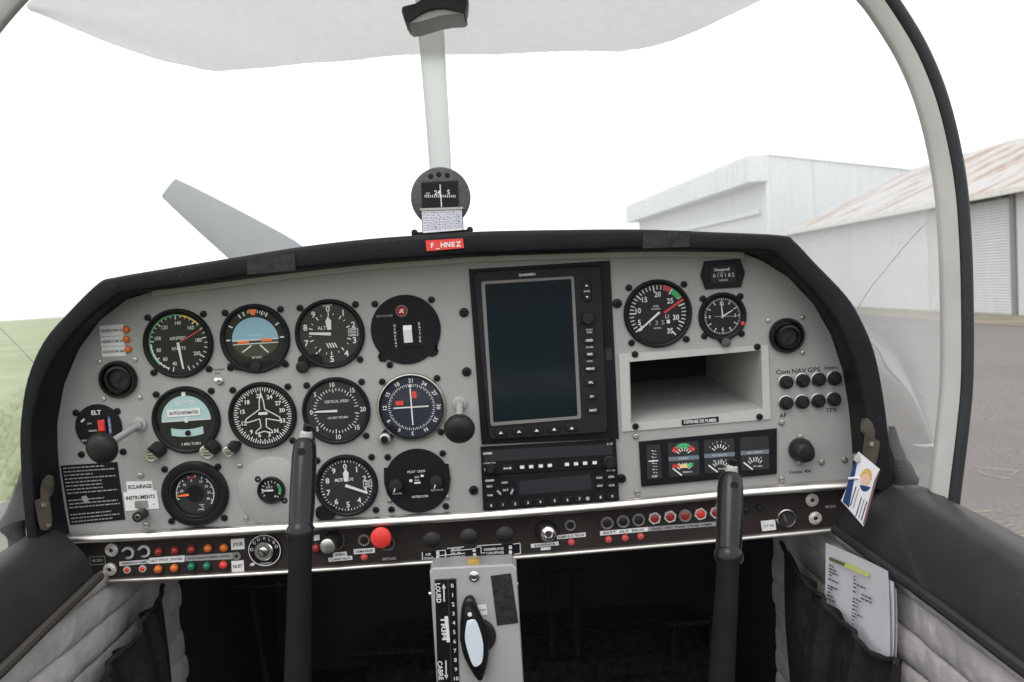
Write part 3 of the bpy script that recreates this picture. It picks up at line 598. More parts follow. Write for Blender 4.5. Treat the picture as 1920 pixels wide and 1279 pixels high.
# covered top deck between coaming and windscreen base
n = len(cap); mb = MB(); deck = []
for i, p in enumerate(cap):
    deck.append([p, (p[0]*0.93+XC*0, p[1]-22, -420), (p[0]*0.85, p[1]-60, -700)])
mb.grid(deck).build('top_deck', 'pad', gs, K, ang=65)
for (pts, nm, m) in (([(463,480),(553,475),(554,507),(464,515)], 'tape', 'tape'), ([(1206,434),(1294,433),(1293,463),(1205,466)], 'tape', 'tape')):
    q = [L(x, y, WF+3.0) for x, y in pts]; MB().poly(q, WF+0.6, WF+3.0).build(nm, m, gs, K, smooth=False)
q = [L(x, y, WF+5) for x, y in [(798,451),(868,447),(870,465),(800,471)]]
tp = MB().poly(q, WF+1.5, WF+5).build('registration_label', 'brightred', gs, K, smooth=False, label='red embossed tape with white registration letters')
mb = MB(); dx, dy = q[1][0]-q[0][0], q[1][1]-q[0][1]; rt = math.degrees(math.atan2(dy, dx))
for i, ch in enumerate('F_HNEZ'):
    t = (1.1+i*0.98)/7; mb.text(ch, q[3][0]+(q[2][0]-q[3][0])*t+0.3, (q[0][1]+q[3][1])/2+(dy)*t-(1 if ch == '_' else 0), WF+5.4, 8.2, rt, 0.03)
mb.build('lettering', 'white', tp, K, smooth=False, fix=False)

# ================================================================== instrument panel
pan = thing('instrument_panel', 'light grey painted instrument panel filling the cockpit width', 'instrument panel', MP.copy())
outl = [(132,1006)] + g_pan[1:-1] + [(1599,905), (1398,920), (1161,943), (905,963), (543,986), (300,999)]
outl = [L(x, y) for x, y in outl]
hole = [L(x, y) for x, y in [(1181,679),(1426,657),(1429,766),(1184,794)]]
tris = tessellate_polygon([[Vector((x, y, 0)) for x, y in outl], [Vector((x, y, 0)) for x, y in hole]])
allp = outl+hole; mb = MB(); mb.add([(x, y, 0) for x, y in allp], [tuple(t) for t in tris])
n = len(outl); mb.add([(x, y, 0) for x, y in outl]+[(x, y, -3) for x, y in outl], [(i, (i+1) % n, n+(i+1) % n, n+i) for i in range(n)])
mb.build('panel_face', 'panel', pan, K, smooth=False, fix=False)
def loft_line(p0, p1, prof, name, m, par, seg=24):       # profile (v, w) swept along a straight panel line
    pl_ = spline([L(*q) for q in p0], 6); rows = []
    for i, (x, y) in enumerate(pl_):
        wob = 0.35*math.sin(i*1.9)
        rows.append([(x, y+v+wob*0.3, w+wob*0.2) for v, w in prof])
    return MB().grid(rows).build(name, m, par, K, ang=50)
loft_line([(126, 1002), (300, 994), (543, 980), (905, 957), (1161, 937), (1398, 914), (1594, 900)], None, [(3.0, 0.4), (2.6, 7), (1.0, 13), (-3, 17), (-8, 18.5), (-12, 17.5), (-14, 14), (-14.5, -14)], 'lower_trim', 'alu', pan)
pts = [g_pan[8], *g_pan[9:19]]; rows = []
for x, y in spline(pts, 3):
    a = L(x, y+0.5, 10); rows.append([(a[0], a[1]+6, 10), (a[0], a[1]-7, 10), (a[0], a[1]-9, 8), (a[0], a[1]-9, 0.5)])
MB().grid(rows).build('upper_flange', 'panel2', pan, K, ang=40)
# screws (shared meshes)
def screw_mesh(name, m, r, h):
    return MB().lathe([(r, 0), (r, h*0.45), (r*0.85, h*0.85), (r*0.5, h), (r*0.42, h), (r*0.30, h*0.35), (0, h*0.35)], 12).mesh(name, m, K)
SC = {'b6': screw_mesh('screw', 'screwblack', 6.4, 4.0), 'b8': screw_mesh('screw', 'screwblack', 9.0, 5.5), 's6': screw_mesh('screw', 'steel', 6.0, 3.6), 's5': screw_mesh('screw', 'steel', 4.6, 3.0), 'br': screw_mesh('screw', 'brass', 6.0, 3.6)}
def screws(par, lst, kind='b6'):
    for (x, y) in lst: link('screw', SC[kind], par, loc=(x*K, y*K, 0.2*K))
def pscrews(par, gx, gy, lst, kind='b6'): screws(par, [off(gx, gy, x, y) for x, y in lst], kind)
pscrews(pan, 870, 740, [(870,586),(875,697),(1157,569),(888,919),(1165,897)], 'b8')
pscrews(pan, 870, 740, [(264,891),(1540,866),(1583,862),(1465,792),(1192,818),(1195,923),(1465,898),(275,984)], 's6')
pscrews(pan, 870, 740, [(187,678),(254,674),(195,748),(263,745),(1440,601),(1504,595),(1504,661)], 's5')

def bezel(par, r, ri, h, m='black', n=56):
    return MB().lathe([(r, 0.2), (r, h*0.6), (r-h*0.25, h*0.95), (r-h*0.5, h), ((r+ri)/2, h*0.96), (ri+1.2, h*0.75), (ri, h*0.45), (ri, 1.0)], n).build('bezel', m, par, K)
def gauge(name, label, x, y, r, ri=None, h=8, dial='dial', scr='b6', so4=51.5, glass=True, bez='black', cat='gauge', group=None):
    t = pthing(name, label, cat, x, y, group); ri = ri or r*0.86
    bezel(t, r, ri, h, bez); d = MB().disc(ri+0.6, 1.6).build('dial', dial, t, K, smooth=False)
    if scr: screws(t, [(-so4, so4), (so4, so4), (-so4, -so4), (so4, -so4)], scr)
    if glass: MB().lathe([(ri+0.3, 5.0), (ri*0.5, 5.25), (0, 5.35)], 40).build('glass', 'glass', t, K)
    return t, d
def prn(mb, par, m='white', name='markings'): return mb.build(name, m, par, K, smooth=False, fix=False)
def needle(par, a, r0, r1, w0, w1, z=3.2, m='white', name='needle', cx=0, cy=0):
    mb = MB(); c, s = math.sin(R(a)), math.cos(R(a)); q = lambda r, k: (cx+r*c+k*s, cy+r*s-k*c)
    mb.poly([q(r0, w0/2), q(r0, -w0/2), q(r1, -w1/2), q(r1, w1/2)], z, z+0.6); return mb.build(name, m, par, K, smooth=False)
def knob(par, dx, dy, r, h, m='knob', z0=0, name='knob', tilt=None, top=None):
    mb = MB().lathe([(r*0.96, z0), (r, z0+h*0.3), (r, z0+h*0.75), (r*0.88, z0+h*0.95), (r*0.7, z0+h), (0, z0+h)], 24)
    return mb.build(name, m, par, K, loc=(dx*K, dy*K, 0))

ZM = 1.9
# --- airspeed indicator
t, d = gauge('airspeed_indicator', 'airspeed indicator with red diagonal pointer and white needle straight down', 335, 644, 65)
mb = MB()
for i in range(33): a = 196+i*10.2; mb.rad(a, 48 if i % 4 else 45, 54, 1.3 if i % 4 else 1.9, ZM)
for s_, a in (('40',196),('60',225),('80',255),('100',288),('120',325),('140',5),('160',43),('180',84),('200',122)): mb.textc(s_, a, 38.5, ZM, 7, sx=0.85)
mb.text('AIRSPEED', 0, 10, ZM, 6, sx=0.85); mb.text('KNOTS', 0, -9, ZM, 6, sx=0.9); mb.arc(49.5, 51.8, 205, 272, ZM+0.1)
prn(mb, d); prn(MB().arc(52, 54, 228, 370, ZM+0.1, 40), d, 'green', 'green_arc'); prn(MB().arc(51, 53.5, 370, 410, ZM+0.15), d, 'yellow', 'yellow_arc')
prn(MB().line(4, 3, 46, 24, 2.0, ZM+0.3), d, 'redprint', 'red_line'); needle(t, 174, -2, 48, 5, 3)
# --- attitude indicator
t, d = gauge('attitude_indicator', 'attitude indicator with blue sky half and orange wing bars', 479, 635, 65, 55, dial='dial')
pts = [(43*math.cos(R(a)), 43*math.sin(R(a))) for a in range(0, 181, 6)]
prn(MB().flat([(x, y*0.98-2) for x, y in pts], ZM), d, 'skyblue', 'sky_half')
prn(MB().flat([(43*math.cos(R(a)), 43*math.sin(R(a))*0.75-3) for a in range(180, 361, 6)], ZM), d, 'earth', 'earth_half')
mb = MB()
for a in (-90, -60, -30, -20, 20, 30, 60, 90): mb.rad(a, 46, 54, 2.4, ZM+0.2)
for a in (-10, 10, 15, 25): mb.rad(a, 48, 53, 1.4, ZM+0.2)
mb.line(-43, -2, 43, -2, 2.0, ZM+0.3); mb.line(-8, -12, -26, -24, 2.4, ZM+0.3); mb.line(8, -12, 22, -27, 2.4, ZM+0.3); mb.line(-42, -9, 42, -9, 1.6, ZM+0.3); mb.line(-12, 7, 12, 7, 0.8, ZM+.3); mb.text('28 VDC', 0, -35, ZM+0.2, 4); prn(mb, d)
mb = MB(); mb.poly([(-9, 55), (9, 55), (3, 44), (-2, 44)], ZM, 3.4); mb.build('bank_pointer', 'orange', t, K, smooth=False)
mb = MB(); mb.poly([(-33, -3), (-12, -3), (-12, -7.5), (-33, -7.5)], 2.6, 3.6); mb.poly([(12, -1), (31, -1), (31, -6), (12, -6)], 2.6, 3.6); mb.build('wing_bars', 'orange', t, K, smooth=False)
MB().poly([(x, y) for x, y in [(-55, -43), (55, -43), (40, -56), (0, -62), (-40, -56)]], 2.0, 7.2).build('lower_mask', 'black', t, K, smooth=False)
knob(t, -2, -52, 11, 10)
# --- altimeter
def altimeter(label, x, y, r, hand, hand2, fine):
    t, d = gauge('altimeter', label, x, y, r, dial='dialgrey'); k = r/65; mb = MB()
    for i in range(10): mb.textc(str(i), 36*i, (47 if not fine else 40)*k, ZM, 11*k, bold=0.02); mb.rad(36*i, (33 if not fine else 48)*k, (40 if not fine else 53)*k, 2, ZM)
    for i in range(50):
        if i % 5: 
            if fine or i % 5 == 2: mb.rad(7.2*i, (49 if fine else 35)*k, 53*k if fine else 39*k, 1.2, ZM)
    mb.text('ALT', -14*k, 12*k, ZM, 6.5*k); mb.text('100 FEET', 0, 53*k, ZM, 3.5) if not fine else mb.text('ALTITUDE', -4, 13*k, ZM, 5.5)
    mb.frame(35*k, 52*k, -6*k, 7*k, 1.0, ZM); 
    for j in range(4): mb.line(38*k, (-4+3*j)*k, 49*k, (-4+3*j)*k, 1.2, ZM)
    if not fine:
        for j in range(4): mb.line(-8+5*j, -17, -1+5*j-3, -26, 2.2, ZM)
    prn(mb, d); needle(t, hand, -2, 38*k if not fine else 46*k, 5.5, 4, 3.4, name='long_hand'); 
    mb = MB(); s, c = math.sin(R(hand2)), math.cos(R(hand2)); q = lambda u, v: (u*s+v*c, u*c-v*s); mb.poly([q(8, 3.5), q(8, -3.5), q(24, -5.5), q(33, 0), q(24, 5.5)], 2.6, 3.1); mb.build('short_hand', 'white', t, K, smooth=False)
    return t
t = altimeter('upper altimeter with long hand pointing left to eight', 619, 626, 65, 275, -2, False); kx, ky = off(619, 626, 569, 687); knob(t, kx, ky, 12, 14); MB().rbox(kx+14, ky+10, 44, 24, 0.2, 6, 10).build('bezel_lobe', 'black', t, K)
t = altimeter('lower altimeter half hidden behind the left control stick', 650, 910, 60, 113, 2, True); kx, ky = off(650, 910, 606, 966); MB().rbox(kx+6, ky+6, 38, 26, 0.2, 6, 10).build('bezel_lobe', 'black', t, K)
# --- master switch plate
t = pthing('master_switch_plate', 'round black plate with white rocker master switch and red lamp', 'switch', 761, 618)
pts = [(65*math.cos(R(a)), 65*math.sin(R(a))) for a in range(-40, 222, 5)]
lobeL = [(-50, -38), (-56, -46), (-53, -56), (-44, -58), (-36, -53)]; bot = [(65*math.cos(R(a)), 65*math.sin(R(a))) for a in range(240, 302, 6)]; lobeR = [(38, -52), (46, -54), (55, -50), (58, -42), (52, -36)]
MB().poly(pts+lobeL+bot+lobeR, 0.2, 4.0, 1.0).build('plate', 'blackflat', t, K)
screws(t, [off(761, 618, x, y) for x, y in ((703, 570), (809, 562), (731, 684))])
MB().rbox(4, -9, 26, 46, 3, 6.5, 2).build('switch_bezel', 'black', t, K)
mb = MB(); mb.add([(-4, 9, 6), (12, 9, 6), (12, 0, 12), (-4, 0, 12), (12, -24, 7.5), (-4, -24, 7.5), (12, -9, 10), (-4, -9, 10), (-4, 9, 3), (12, 9, 3), (-4, -24, 3), (12, -24, 3)], [(0, 1, 2, 3), (3, 2, 6, 7), (7, 6, 4, 5), (0, 8, 9, 1), (5, 4, 11, 10), (1, 9, 11, 4, 6, 2), (0, 3, 7, 5, 10, 8)]); mb.build('rocker', 'white', t, K, smooth=False)
lx, ly = off(761, 618, 754, 583); MB().lathe([(11.5, 3.5), (11.5, 7), (9.4, 9), (8, 7.5), (8, 4)], 20, lx, ly).build('lamp_ring', 'rose', t, K); MB().lathe([(8, 4), (8, 6), (5, 9), (0, 10)], 16, lx, ly).build('lamp_lens', 'redlens', t, K); prn(MB().line(lx-4, ly-3, lx+3, ly+4, 3, 10.2).line(lx-2, ly+3, lx+4, ly-4, 2, 10.2), t, 'peach', 'lamp_glint')  # glint on the lens is painted as peach strokes
MB().rbox(26, -10, 20, 46, 4.0, 5.2, 1).build('label_plate', 'black', t, K); mb = MB()
for i, c in enumerate('GENERAT'): mb.text(c, -20, 9-6.5*i, 4.3, 4.4)
for i, c in enumerate('BATTER'): mb.text(c, 26, 10-6.5*i, 5.4, 4.6)
prn(mb, t); prn(MB().text('LOW VOLTAGE', lx-33, ly-7, 4.3, 3.6, width=30), t, 'dimwhite', 'caption')
# --- turn coordinator
t, d = gauge('turn_coordinator', 'turn coordinator with pale aqua upper half and inclinometer ball', 350, 787, 64, 55)
prn(MB().flat([(46*math.cos(R(a)), 46*math.sin(R(a))) for a in range(0, 181, 6)], ZM), d, 'aqua', 'upper_half')
mb = MB(); mb.rbox(-3, 14, 62, 13, 2.0, 3.2, 1); mb.build('caution_plate', 'tag', t, K); prn(MB().text('NO PITCH INFORMATION', -3, 14, 3.3, 6, width=54, bold=0.03), t, 'ink', 'caption')
mb = MB(); mb.line(-46, -1, 46, -1, 2.0, ZM+.2); mb.poly([(-5, -1), (5, -1), (0, 6)], 2, 3); mb.disc(4.2, 2.6, 20, 0, -1); prn(mb, d); mb = MB().rbox(0, 49, 7, 8, 2, 3, 1); mb.frame(-16, -8, 31, 36, 1.2, 2.2); mb.frame(9, 17, 31, 36, 1.2, 2.2); mb.line(-5, 34, 5, 34, 1.4, 2.2); mb.build('index_marks', 'tag', t, K, smooth=False)
mb = MB(); n = 10; up = []; dn = []
for i in range(n+1): u = -30+60*i/n; up.append((u, -14-4*(1-(u/30)**2))); dn.append((u, -28-4*(1-(u/30)**2)))
mb.flat(up+dn[::-1], 2.4); prn(mb, d, 'aqua', 'inclinometer_tube'); MB().lathe([(5.5, 2.4), (5, 5), (0, 6.5)], 16, 1, -25).build('ball', 'black', t, K)
prn(MB().text('2 MIN TURN', 4, -46, ZM+.1, 5.2, width=36), d)
# --- heading indicator
t, d = gauge('heading_indicator', 'directional gyro with white aircraft outline on compass rose', 493, 779, 64, 56)
mb = MB()
for i in range(72): mb.rad(5*i, 45 if i % 2 == 0 else 48, 54, 1.7, ZM)
for s_, a in (('21',-6),('24',25),('27',55),('30',78),('33',108),('N',143),('3',166),('6',194),('9',219),('12',251),('15',285),('18',316)): mb.textc(s_, a, 38, ZM, 7.5, rot=0, bold=0.03)
acp = [(0, 44), (4, 27), (5, 12), (32, -5), (32, -12), (6, -6), (5, -22), (15, -29), (16, -34), (4, -31), (0, -30)]
acp = acp+[(-x, y) for x, y in acp[::-1][1:-1]]
for p, q in zip(acp, acp[1:]+acp[:1]): mb.line(p[0], p[1], q[0], q[1], 1.8, ZM+.2)
mb.rbox(1, 4, 17, 5, ZM, ZM+.3, 1); prn(mb, d)
# --- vertical speed
t, d = gauge('vertical_speed_indicator', 'vertical speed indicator with needle at zero on the left', 631, 770, 64, 56, dial='dialgrey')
mb = MB()
for i in range(41): a = 270-170+ i*8.5-0 if False else 100+ i*8.5; mb.rad(a, 38 if i % 5 else 35, 43, 1.5, ZM)
for s_, a in (('0',270),('5',312),('10',356),('15',42),('20',90),('15',133),('10',180),('5',230)): mb.textc(s_, a, 50 if s_ != '0' else 47, ZM, 8.5, sx=0.9, bold=0.02)
mb.text('VERTICAL SPEED', 2, 18, ZM, 5, width=46); mb.text('100 FEET PER MIN', 2, -13, ZM, 4, width=38); prn(mb, d); needle(t, 271, -2, 38, 4.6, 3.0)
# --- course deviation indicator
t, d = gauge('course_deviation_indicator', 'course deviation indicator with white cross bars and two red flags', 772, 763, 65, 61, h=7, bez='steel', dial='dialreflect')  # bluish reflection on this dial is tinted into its base colour
MB().lathe([(61, 2), (61, 4.5), (58.5, 4.2), (58.5, 2)], 56).build('inner_ring', 'black', t, K)
mb = MB()
for i in range(72): mb.rad(5*i, 39 if i % 2 == 0 else 41, 44, 1.2, ZM)
for s_, a in (('21',2),('24',32),('27',62),('30',93),('33',122),('N',152),('3',182),('6',212),('9',242),('12',272),('15',302),('18',332)): mb.textc(s_, a, 50.5, ZM, 7.2, rot=-a, bold=0.02)
mb.poly([(-4, 38), (4, 38), (0, 45)], 2, 2.5); prn(mb, d); prn(MB().rbox(-22, 9, 15, 8, 2, 2.6, 1).rbox(7, 23, 8, 13, 2, 2.6, 1), d, 'brightred', 'warning_flags')
mb = MB(); mb.box(-1.3, 1.3, -34, 36, 3, 3.6); mb.build('vertical_bar', 'white', t, K, smooth=False); MB().box(-34, 32, -1.3, 1.3, 2.8, 3.3).build('horizontal_bar', 'white', t, K, smooth=False)
kx, ky = off(772, 763, 723, 821); MB().rbox(kx+8, ky+9, 30, 22, 2, 6.5, 9, rot=40).build('bezel_lobe', 'black', t, K); knob(t, kx, ky, 12, 15, 'steel'); MB().lathe([(7, 0), (7, 16), (0, 16.4)], 16, kx, ky).build('knob_cap', 'black', t, K)
# --- temperature gauge
t = pthing('carburettor_temperature_gauge', 'thick-rimmed temperature gauge with short red needle', 'gauge', 367, 925)
MB().lathe([(63, 0.2), (63, 6), (59, 10), (50, 11), (47, 10), (45, 8), (44, 9.5), (42.5, 11), (40, 9), (38.5, 3)], 56).build('bezel', 'black', t, K); MB().lathe([(47.2, 9.4), (45.4, 11.6), (43.2, 12), (42.4, 10)], 56).build('rim_ring', 'gps', t, K)
d = MB().disc(39, 2.4).build('dial', 'dialgrey', t, K, smooth=False); mb = MB(); mb.arc(34.5, 36, 255, 315, 2.7); mb.arc(34.5, 36, 40, 128, 2.7)
for i in range(11): mb.rad(255+i*22, 31, 36, 1.4, 2.7)
for s_, a in (('20',285),('10',315),('0',350),('10',30),('20',60),('30',88),('40',115)): mb.textc(s_, a, 26, 2.7, 4.6)
mb.text('°C', 10, -24, 2.7, 6); mb.text('CARB', 8, -31, 2.7, 3.2); prn(mb, d); prn(MB().arc(31, 33, 342, 368, 2.8), d, 'redprint', 'red_arc'); needle(t, 266, 12, 33, 5, 2.4, 3.6, 'orange')
MB().disc(17, 3.0, 32).build('hub', 'black', t, K); screws(t, [off(367, 925, x, y) for x, y in ((309, 880), (409, 875), (322, 977), (421, 971))])
# --- blanking plate with small vacuum gauge
t = pthing('blanking_plate', 'round grey blanking plate left of the stick', 'cover plate', 512, 921); MB().lathe([(67, 0.1), (67, 1.5), (65.5, 2.4), (0, 2.4)], 64).build('disc', 'panel', t, K); pscrews(t, 512, 921, [(450, 873), (462, 972)], 's5')
t = pthing('suction_gauge', 'tiny round suction gauge in the grey blanking plate', 'gauge', 510, 918); MB().lathe([(26, 2.4), (26, 8), (24, 10), (22, 9), (21.5, 5)], 40).build('bezel', 'black', t, K); d = MB().disc(22, 5, 32).build('dial', 'dial', t, K, smooth=False)
mb = MB()
for i in range(13): mb.rad(150-10+i*-22, 15, 19, 1.4, 5.3)
mb.text('2', -4, 11, 5.3, 5); mb.text('4', 6, -12, 5.3, 5); mb.text('SUCT', -3, 6, 5.3, 3.5); prn(mb, d); prn(MB().arc(14, 19, 55, 115, 5.4), d, 'green', 'green_arc'); needle(t, 272, -4, 17, 3.6, 2.4, 6.2); MB().lathe([(21.5, 8.5), (0, 8.8)], 32).build('glass', 'glass', t, K); screws(t, [off(510, 918, 484, 898), off(510, 918, 534, 938)])
# --- intercom
t = pthing('intercom', 'round black intercom plate with two dark knobs', 'intercom', 783, 901); MB().lathe([(62, 0.2), (62, 3.5), (61, 4.5), (0, 4.5)], 56).build('plate', 'blackflat', t, K)
MB().poly([(-61, 30), (61, 30), (63, 0), (58, -24), (-58, -24), (-63, 0)], 4.4, 5.6).build('face', 'black', t, K, smooth=False)
for kx, ky in ((-40, -4), (36, -2)): knob(t, kx, ky, 13, 15, 'knob', 5); prn(MB().rad(200, 3, 11, 1.6, 20.3, kx, ky), t, 'white', 'knob_index')
mb = MB(); mb.text('VOL', -26, 17, 5.9, 0.1); mb.text('PILOT  CREW', 0, 19, 5.9, 4.5, width=34); mb.text('ISO', 0, 8, 5.9, 4); mb.text('ALL', 0, 2, 5.9, 4); mb.text('VOLUME', -40, -21, 5.9, 3.2); mb.text('SQUELCH', 36, -19, 5.9, 3.6); mb.rbox(10, 10, 6, 4, 5.8, 6.4, 1); mb.rbox(-12, 2, 6, 5, 5.8, 6.4, 1); mb.rbox(0, -3, 12, 3, 5.8, 6.4, 1); mb.text('INTERCOM', 3, -30, 4.8, 4.2); prn(mb, t)
screws(t, [(-56, 24), (52, 24), (-56, -36), (54, -36)], 's5'); screws(t, [off(783, 901, x, y) for x, y in ((727, 857), (830, 850), (734, 955), (836, 949))])
# --- tachometer
t, d = gauge('tachometer', 'tachometer with thick red line and green band at upper right', 1233, 588, 64, 55)
mb = MB()
for i in range(33): a = 233+ i*8.0; mb.rad(a, 45 if i % 5 else 41, 53, 1.6 if i % 5 else 2.2, ZM)
for s_, a, r_ in (('5',246,38),('10',280,37),('15',318,36),('20',0,36),('25',45,33),('30',103,35),('35',145,40),('3',230,41)): mb.textc(s_, a+2, r_, ZM, 9.5, sx=0.9, bold=0.02)
mb.text('RPM', -3, 14, ZM, 3.6); mb.text('HUNDREDS', -3, 9, ZM, 3, width=17); mb.text('HOURS', -2, -27, ZM, 3); mb.rad(143, 45, 53, 2.4, ZM); prn(mb, d)
mb = MB(); mb.text('1 3 5', -2, -17, ZM+.2, 8.5, width=28); prn(mb, d, 'dimwhite', 'hour_digits'); mb = MB(); mb.text('1', 20, -6, ZM+.2, 7).text('L', 16, -6, ZM+.2, 7).rbox(19, -16, 6, 7, ZM, ZM+.3, .5); prn(mb, d, 'white', 'counter_wheel')
prn(MB().arc(46, 54, 14, 32, ZM+.2), d, 'redprint', 'red_band'); prn(MB().arc(44, 54, 34, 55, ZM+.2), d, 'green', 'green_band'); prn(MB().line(12, 1, 52, 26, 4.5, ZM+.3), d, 'redprint', 'red_line'); needle(t, 231, -4, 48, 4.2, 2.6)
# --- clock
t, d = gauge('clock', 'small round panel clock with a red bezel mark', 1354, 593, 45, 36, h=7, so4=35)
mb = MB()
for i in range(60): mb.rad(6*i, 31 if i % 5 else 29, 33.5, 0.9 if i % 5 else 1.5, ZM)
for s_, a in (('12',0),('3',90),('6',180),('9',270)): mb.textc(s_, a, 24, ZM, 6.5)
for a in (30, 60, 120, 150, 210, 240, 300, 330): mb.rad(a, 25, 28, 2.2, ZM)
prn(mb, d); needle(t, 356, -3, 28, 2.6, 1.4, name='minute_hand'); needle(t, 61, -3, 22, 3, 1.6, 3.9, name='hour_hand'); needle(t, 92, -15, 30, 1.0, 0.8, 4.4, 'dimwhite', 'second_hand')
MB().rbox(36, -15, 6, 7, 5.5, 7.8, 1.5).build('bezel_mark', 'brightred', t, K); kx, ky = off(1354, 593, 1359, 641); knob(t, kx, ky, 8.5, 14, 'greyvinyl'); MB().rbox(kx-1, ky+5, 24, 14, 0.2, 5, 6).build('bezel_lobe', 'black', t, K)
# --- hour meter
t = pthing('hour_meter', 'black hexagonal hour meter near the top of the panel', 'hour meter', 1354, 514)
MB().poly([(-41, 0), (-33, 26), (33, 26), (41, 0), (33, -26), (-33, -26)], 0.2, 7, 1.5).build('housing', 'black', t, K, ang=30); MB().rbox(0, 0, 46, 31, 6.9, 7.8, 2).build('window', 'dialgrey', t, K); mb = MB(); mb.text('Honeywell', -2, 9, 8.0, 5.4, width=28, bold=.03); mb.text('HOURS', 0, -11, 8.0, 3.5)
for i in range(6): mb.text('010182'[i], -17+7*i, -2, 8.2, 7); 
prn(mb, t); prn(MB().text('quartz', -4, 3.6, 8.0, 3.4), t, 'dimwhite', 'caption')
# --- air vents
for (x, y, r, lab) in ((223, 711, 35, 'round black air vent on the left of the panel'), (1474, 629, 33, 'round black air vent on the right of the panel')):
    t = pthing('air_vent', lab, 'air vent', x, y, 'eyeball air vents')
    MB().lathe([(r, 0.2), (r, 8), (r-2, 11), (r-5, 11), (r-7, 8), (r-8, 2)], 40).build('rim', 'gripgloss', t, K)
    sg = 1 if x < 900 else 1; cx, cy = (5, 2) if x < 900 else (3, -3)
    MB().lathe([(r-7.5, 3), (r-8.5, 9), (r-11, 12.5), (r-15, 13), (r-16.5, 9), (r-17, 3)], 32, cx*0.6, cy*0.6).build('eyeball', 'gripgloss', t, K); MB().disc(r-16, 3.2, 28, cx*.6, cy*.6).build('throat', 'dark', t, K, smooth=False)
    MB().line(cx-8, cy-10, cx+8, cy+6, 2.5, 9).build('shutter', 'black', t, K, smooth=False)
# --- emergency locator panel
t = pthing('emergency_locator_switch', 'round black ELT panel with red rocker behind the left knob', 'switch', 186, 800); MB().lathe([(43, 0.2), (43, 3.5), (41.5, 5), (0, 5)], 48).build('plate', 'black', t, K)
MB().rbox(9, 2, 17, 28, 4.8, 8, 1).build('switch_bezel', 'blackflat', t, K); mb = MB().rbox(9, 3, 13, 22, 7.5, 12, 1.5, 2); mb.build('rocker', 'brightred', t, K); mb = MB().rbox(23, 2, 6, 34, 4.9, 6.5, 0.5); mb.build('label_strip', 'navy', t, K)
mb = MB(); mb.text('ELT', 0, 28, 5.3, 8, bold=0.03); mb.text('ON', -15, 8, 5.3, 3.4); mb.text('ARMED', -10, -6, 5.3, 3.4); mb.line(-30, 12, -23, 17, 3.4, 5.3); mb.text('TEST', -28, -24, 5.3, 3.2); mb.text('ON AUTO', 23, 2, 6.8, 4, rot=90); prn(mb, t); screws(t, [off(186, 800, x, y) for x, y in ((143, 774), (220, 771), (153, 852), (231, 847))])
# --- push-pull knobs on rods
def rodknob(name, label, bx, by, kx, ky, w, r, base_r, m='knob', rod='steel'):
    t = pthing(name, label, 'knob', bx, by); ex, ey = off(bx, by, kx, ky, w)
    MB().lathe([(base_r, 0.2), (base_r, 3), (base_r*0.8, 5), (base_r*0.55, 5), (base_r*0.5, 12), (0, 12)], 24).build('collar', 'panel', t, K)
    MB().tube([(0, 0, 2), (ex*0.5, ey*0.5, w*0.5), (ex*0.9, ey*0.9, w-8)], 6.5, 12).build('rod', rod, t, K)
    mb = MB().lathe([(8, -26), (10, -20), (r*0.55, -13), (r*0.92, -5), (r, 2), (r*0.97, 8), (r*0.86, 14), (r*0.6, 19), (r*0.3, 21), (0, 21.5)], 36)
    ax_ = Vector((ex, ey, w)).normalized(); q = Vector((0, 0, 1)).rotation_difference(Vector((ax_.x*0.75, ax_.y*0.75, ax_.z)).normalized()); mb.v = [tuple(q @ Vector(p) + Vector((ex, ey, w-8))) for p in mb.v]
    mb.build('knob', m, t, K); return t
rodknob('throttle_knob', 'black mushroom throttle knob on a grey rod at the far left', 262, 796, 190, 841, 95, 29, 14, rod='panel')
rodknob('throttle_knob', 'black mushroom throttle knob left of the large screen', 862, 757, 861, 804, 70, 28.5, 14, rod='panel')
# --- annunciators and labels at upper left
t = pthing('fuel_warning_lamps', 'three amber warning lamps beside white RESERVOIR labels', 'warning lamps', 215, 638)
for i, (x, y) in enumerate(((238, 618), (238, 636), (241, 655))):
    a = off(215, 638, x, y); MB().lathe([(6.5, 0.2), (6.5, 4), (5, 7), (2, 8.2), (0, 8.4)], 20, *a).build('lamp_lens', 'amberlens', t, K)
for i, q in enumerate(([(187, 611), (231, 608), (232, 629), (188, 631)], [(189, 632), (232, 630), (234, 648), (190, 650)], [(191, 651), (235, 649), (237, 667), (192, 669)])):
    p = [off(215, 638, *a) for a in q]; lb = MB().poly(p, 0.2+0.1*i, 1.0+0.1*i).build('paper_label', 'tag', t, K, smooth=False)
    c = (sum(a[0] for a in p)/4, sum(a[1] for a in p)/4); prn(MB().text(('RESERVOIR G', 'RESERVOIR D', 'RESERVOIR AR')[i], c[0], c[1], 1.3+0.1*i, 4.6, width=38, bold=0.02), lb, 'ink', 'caption')
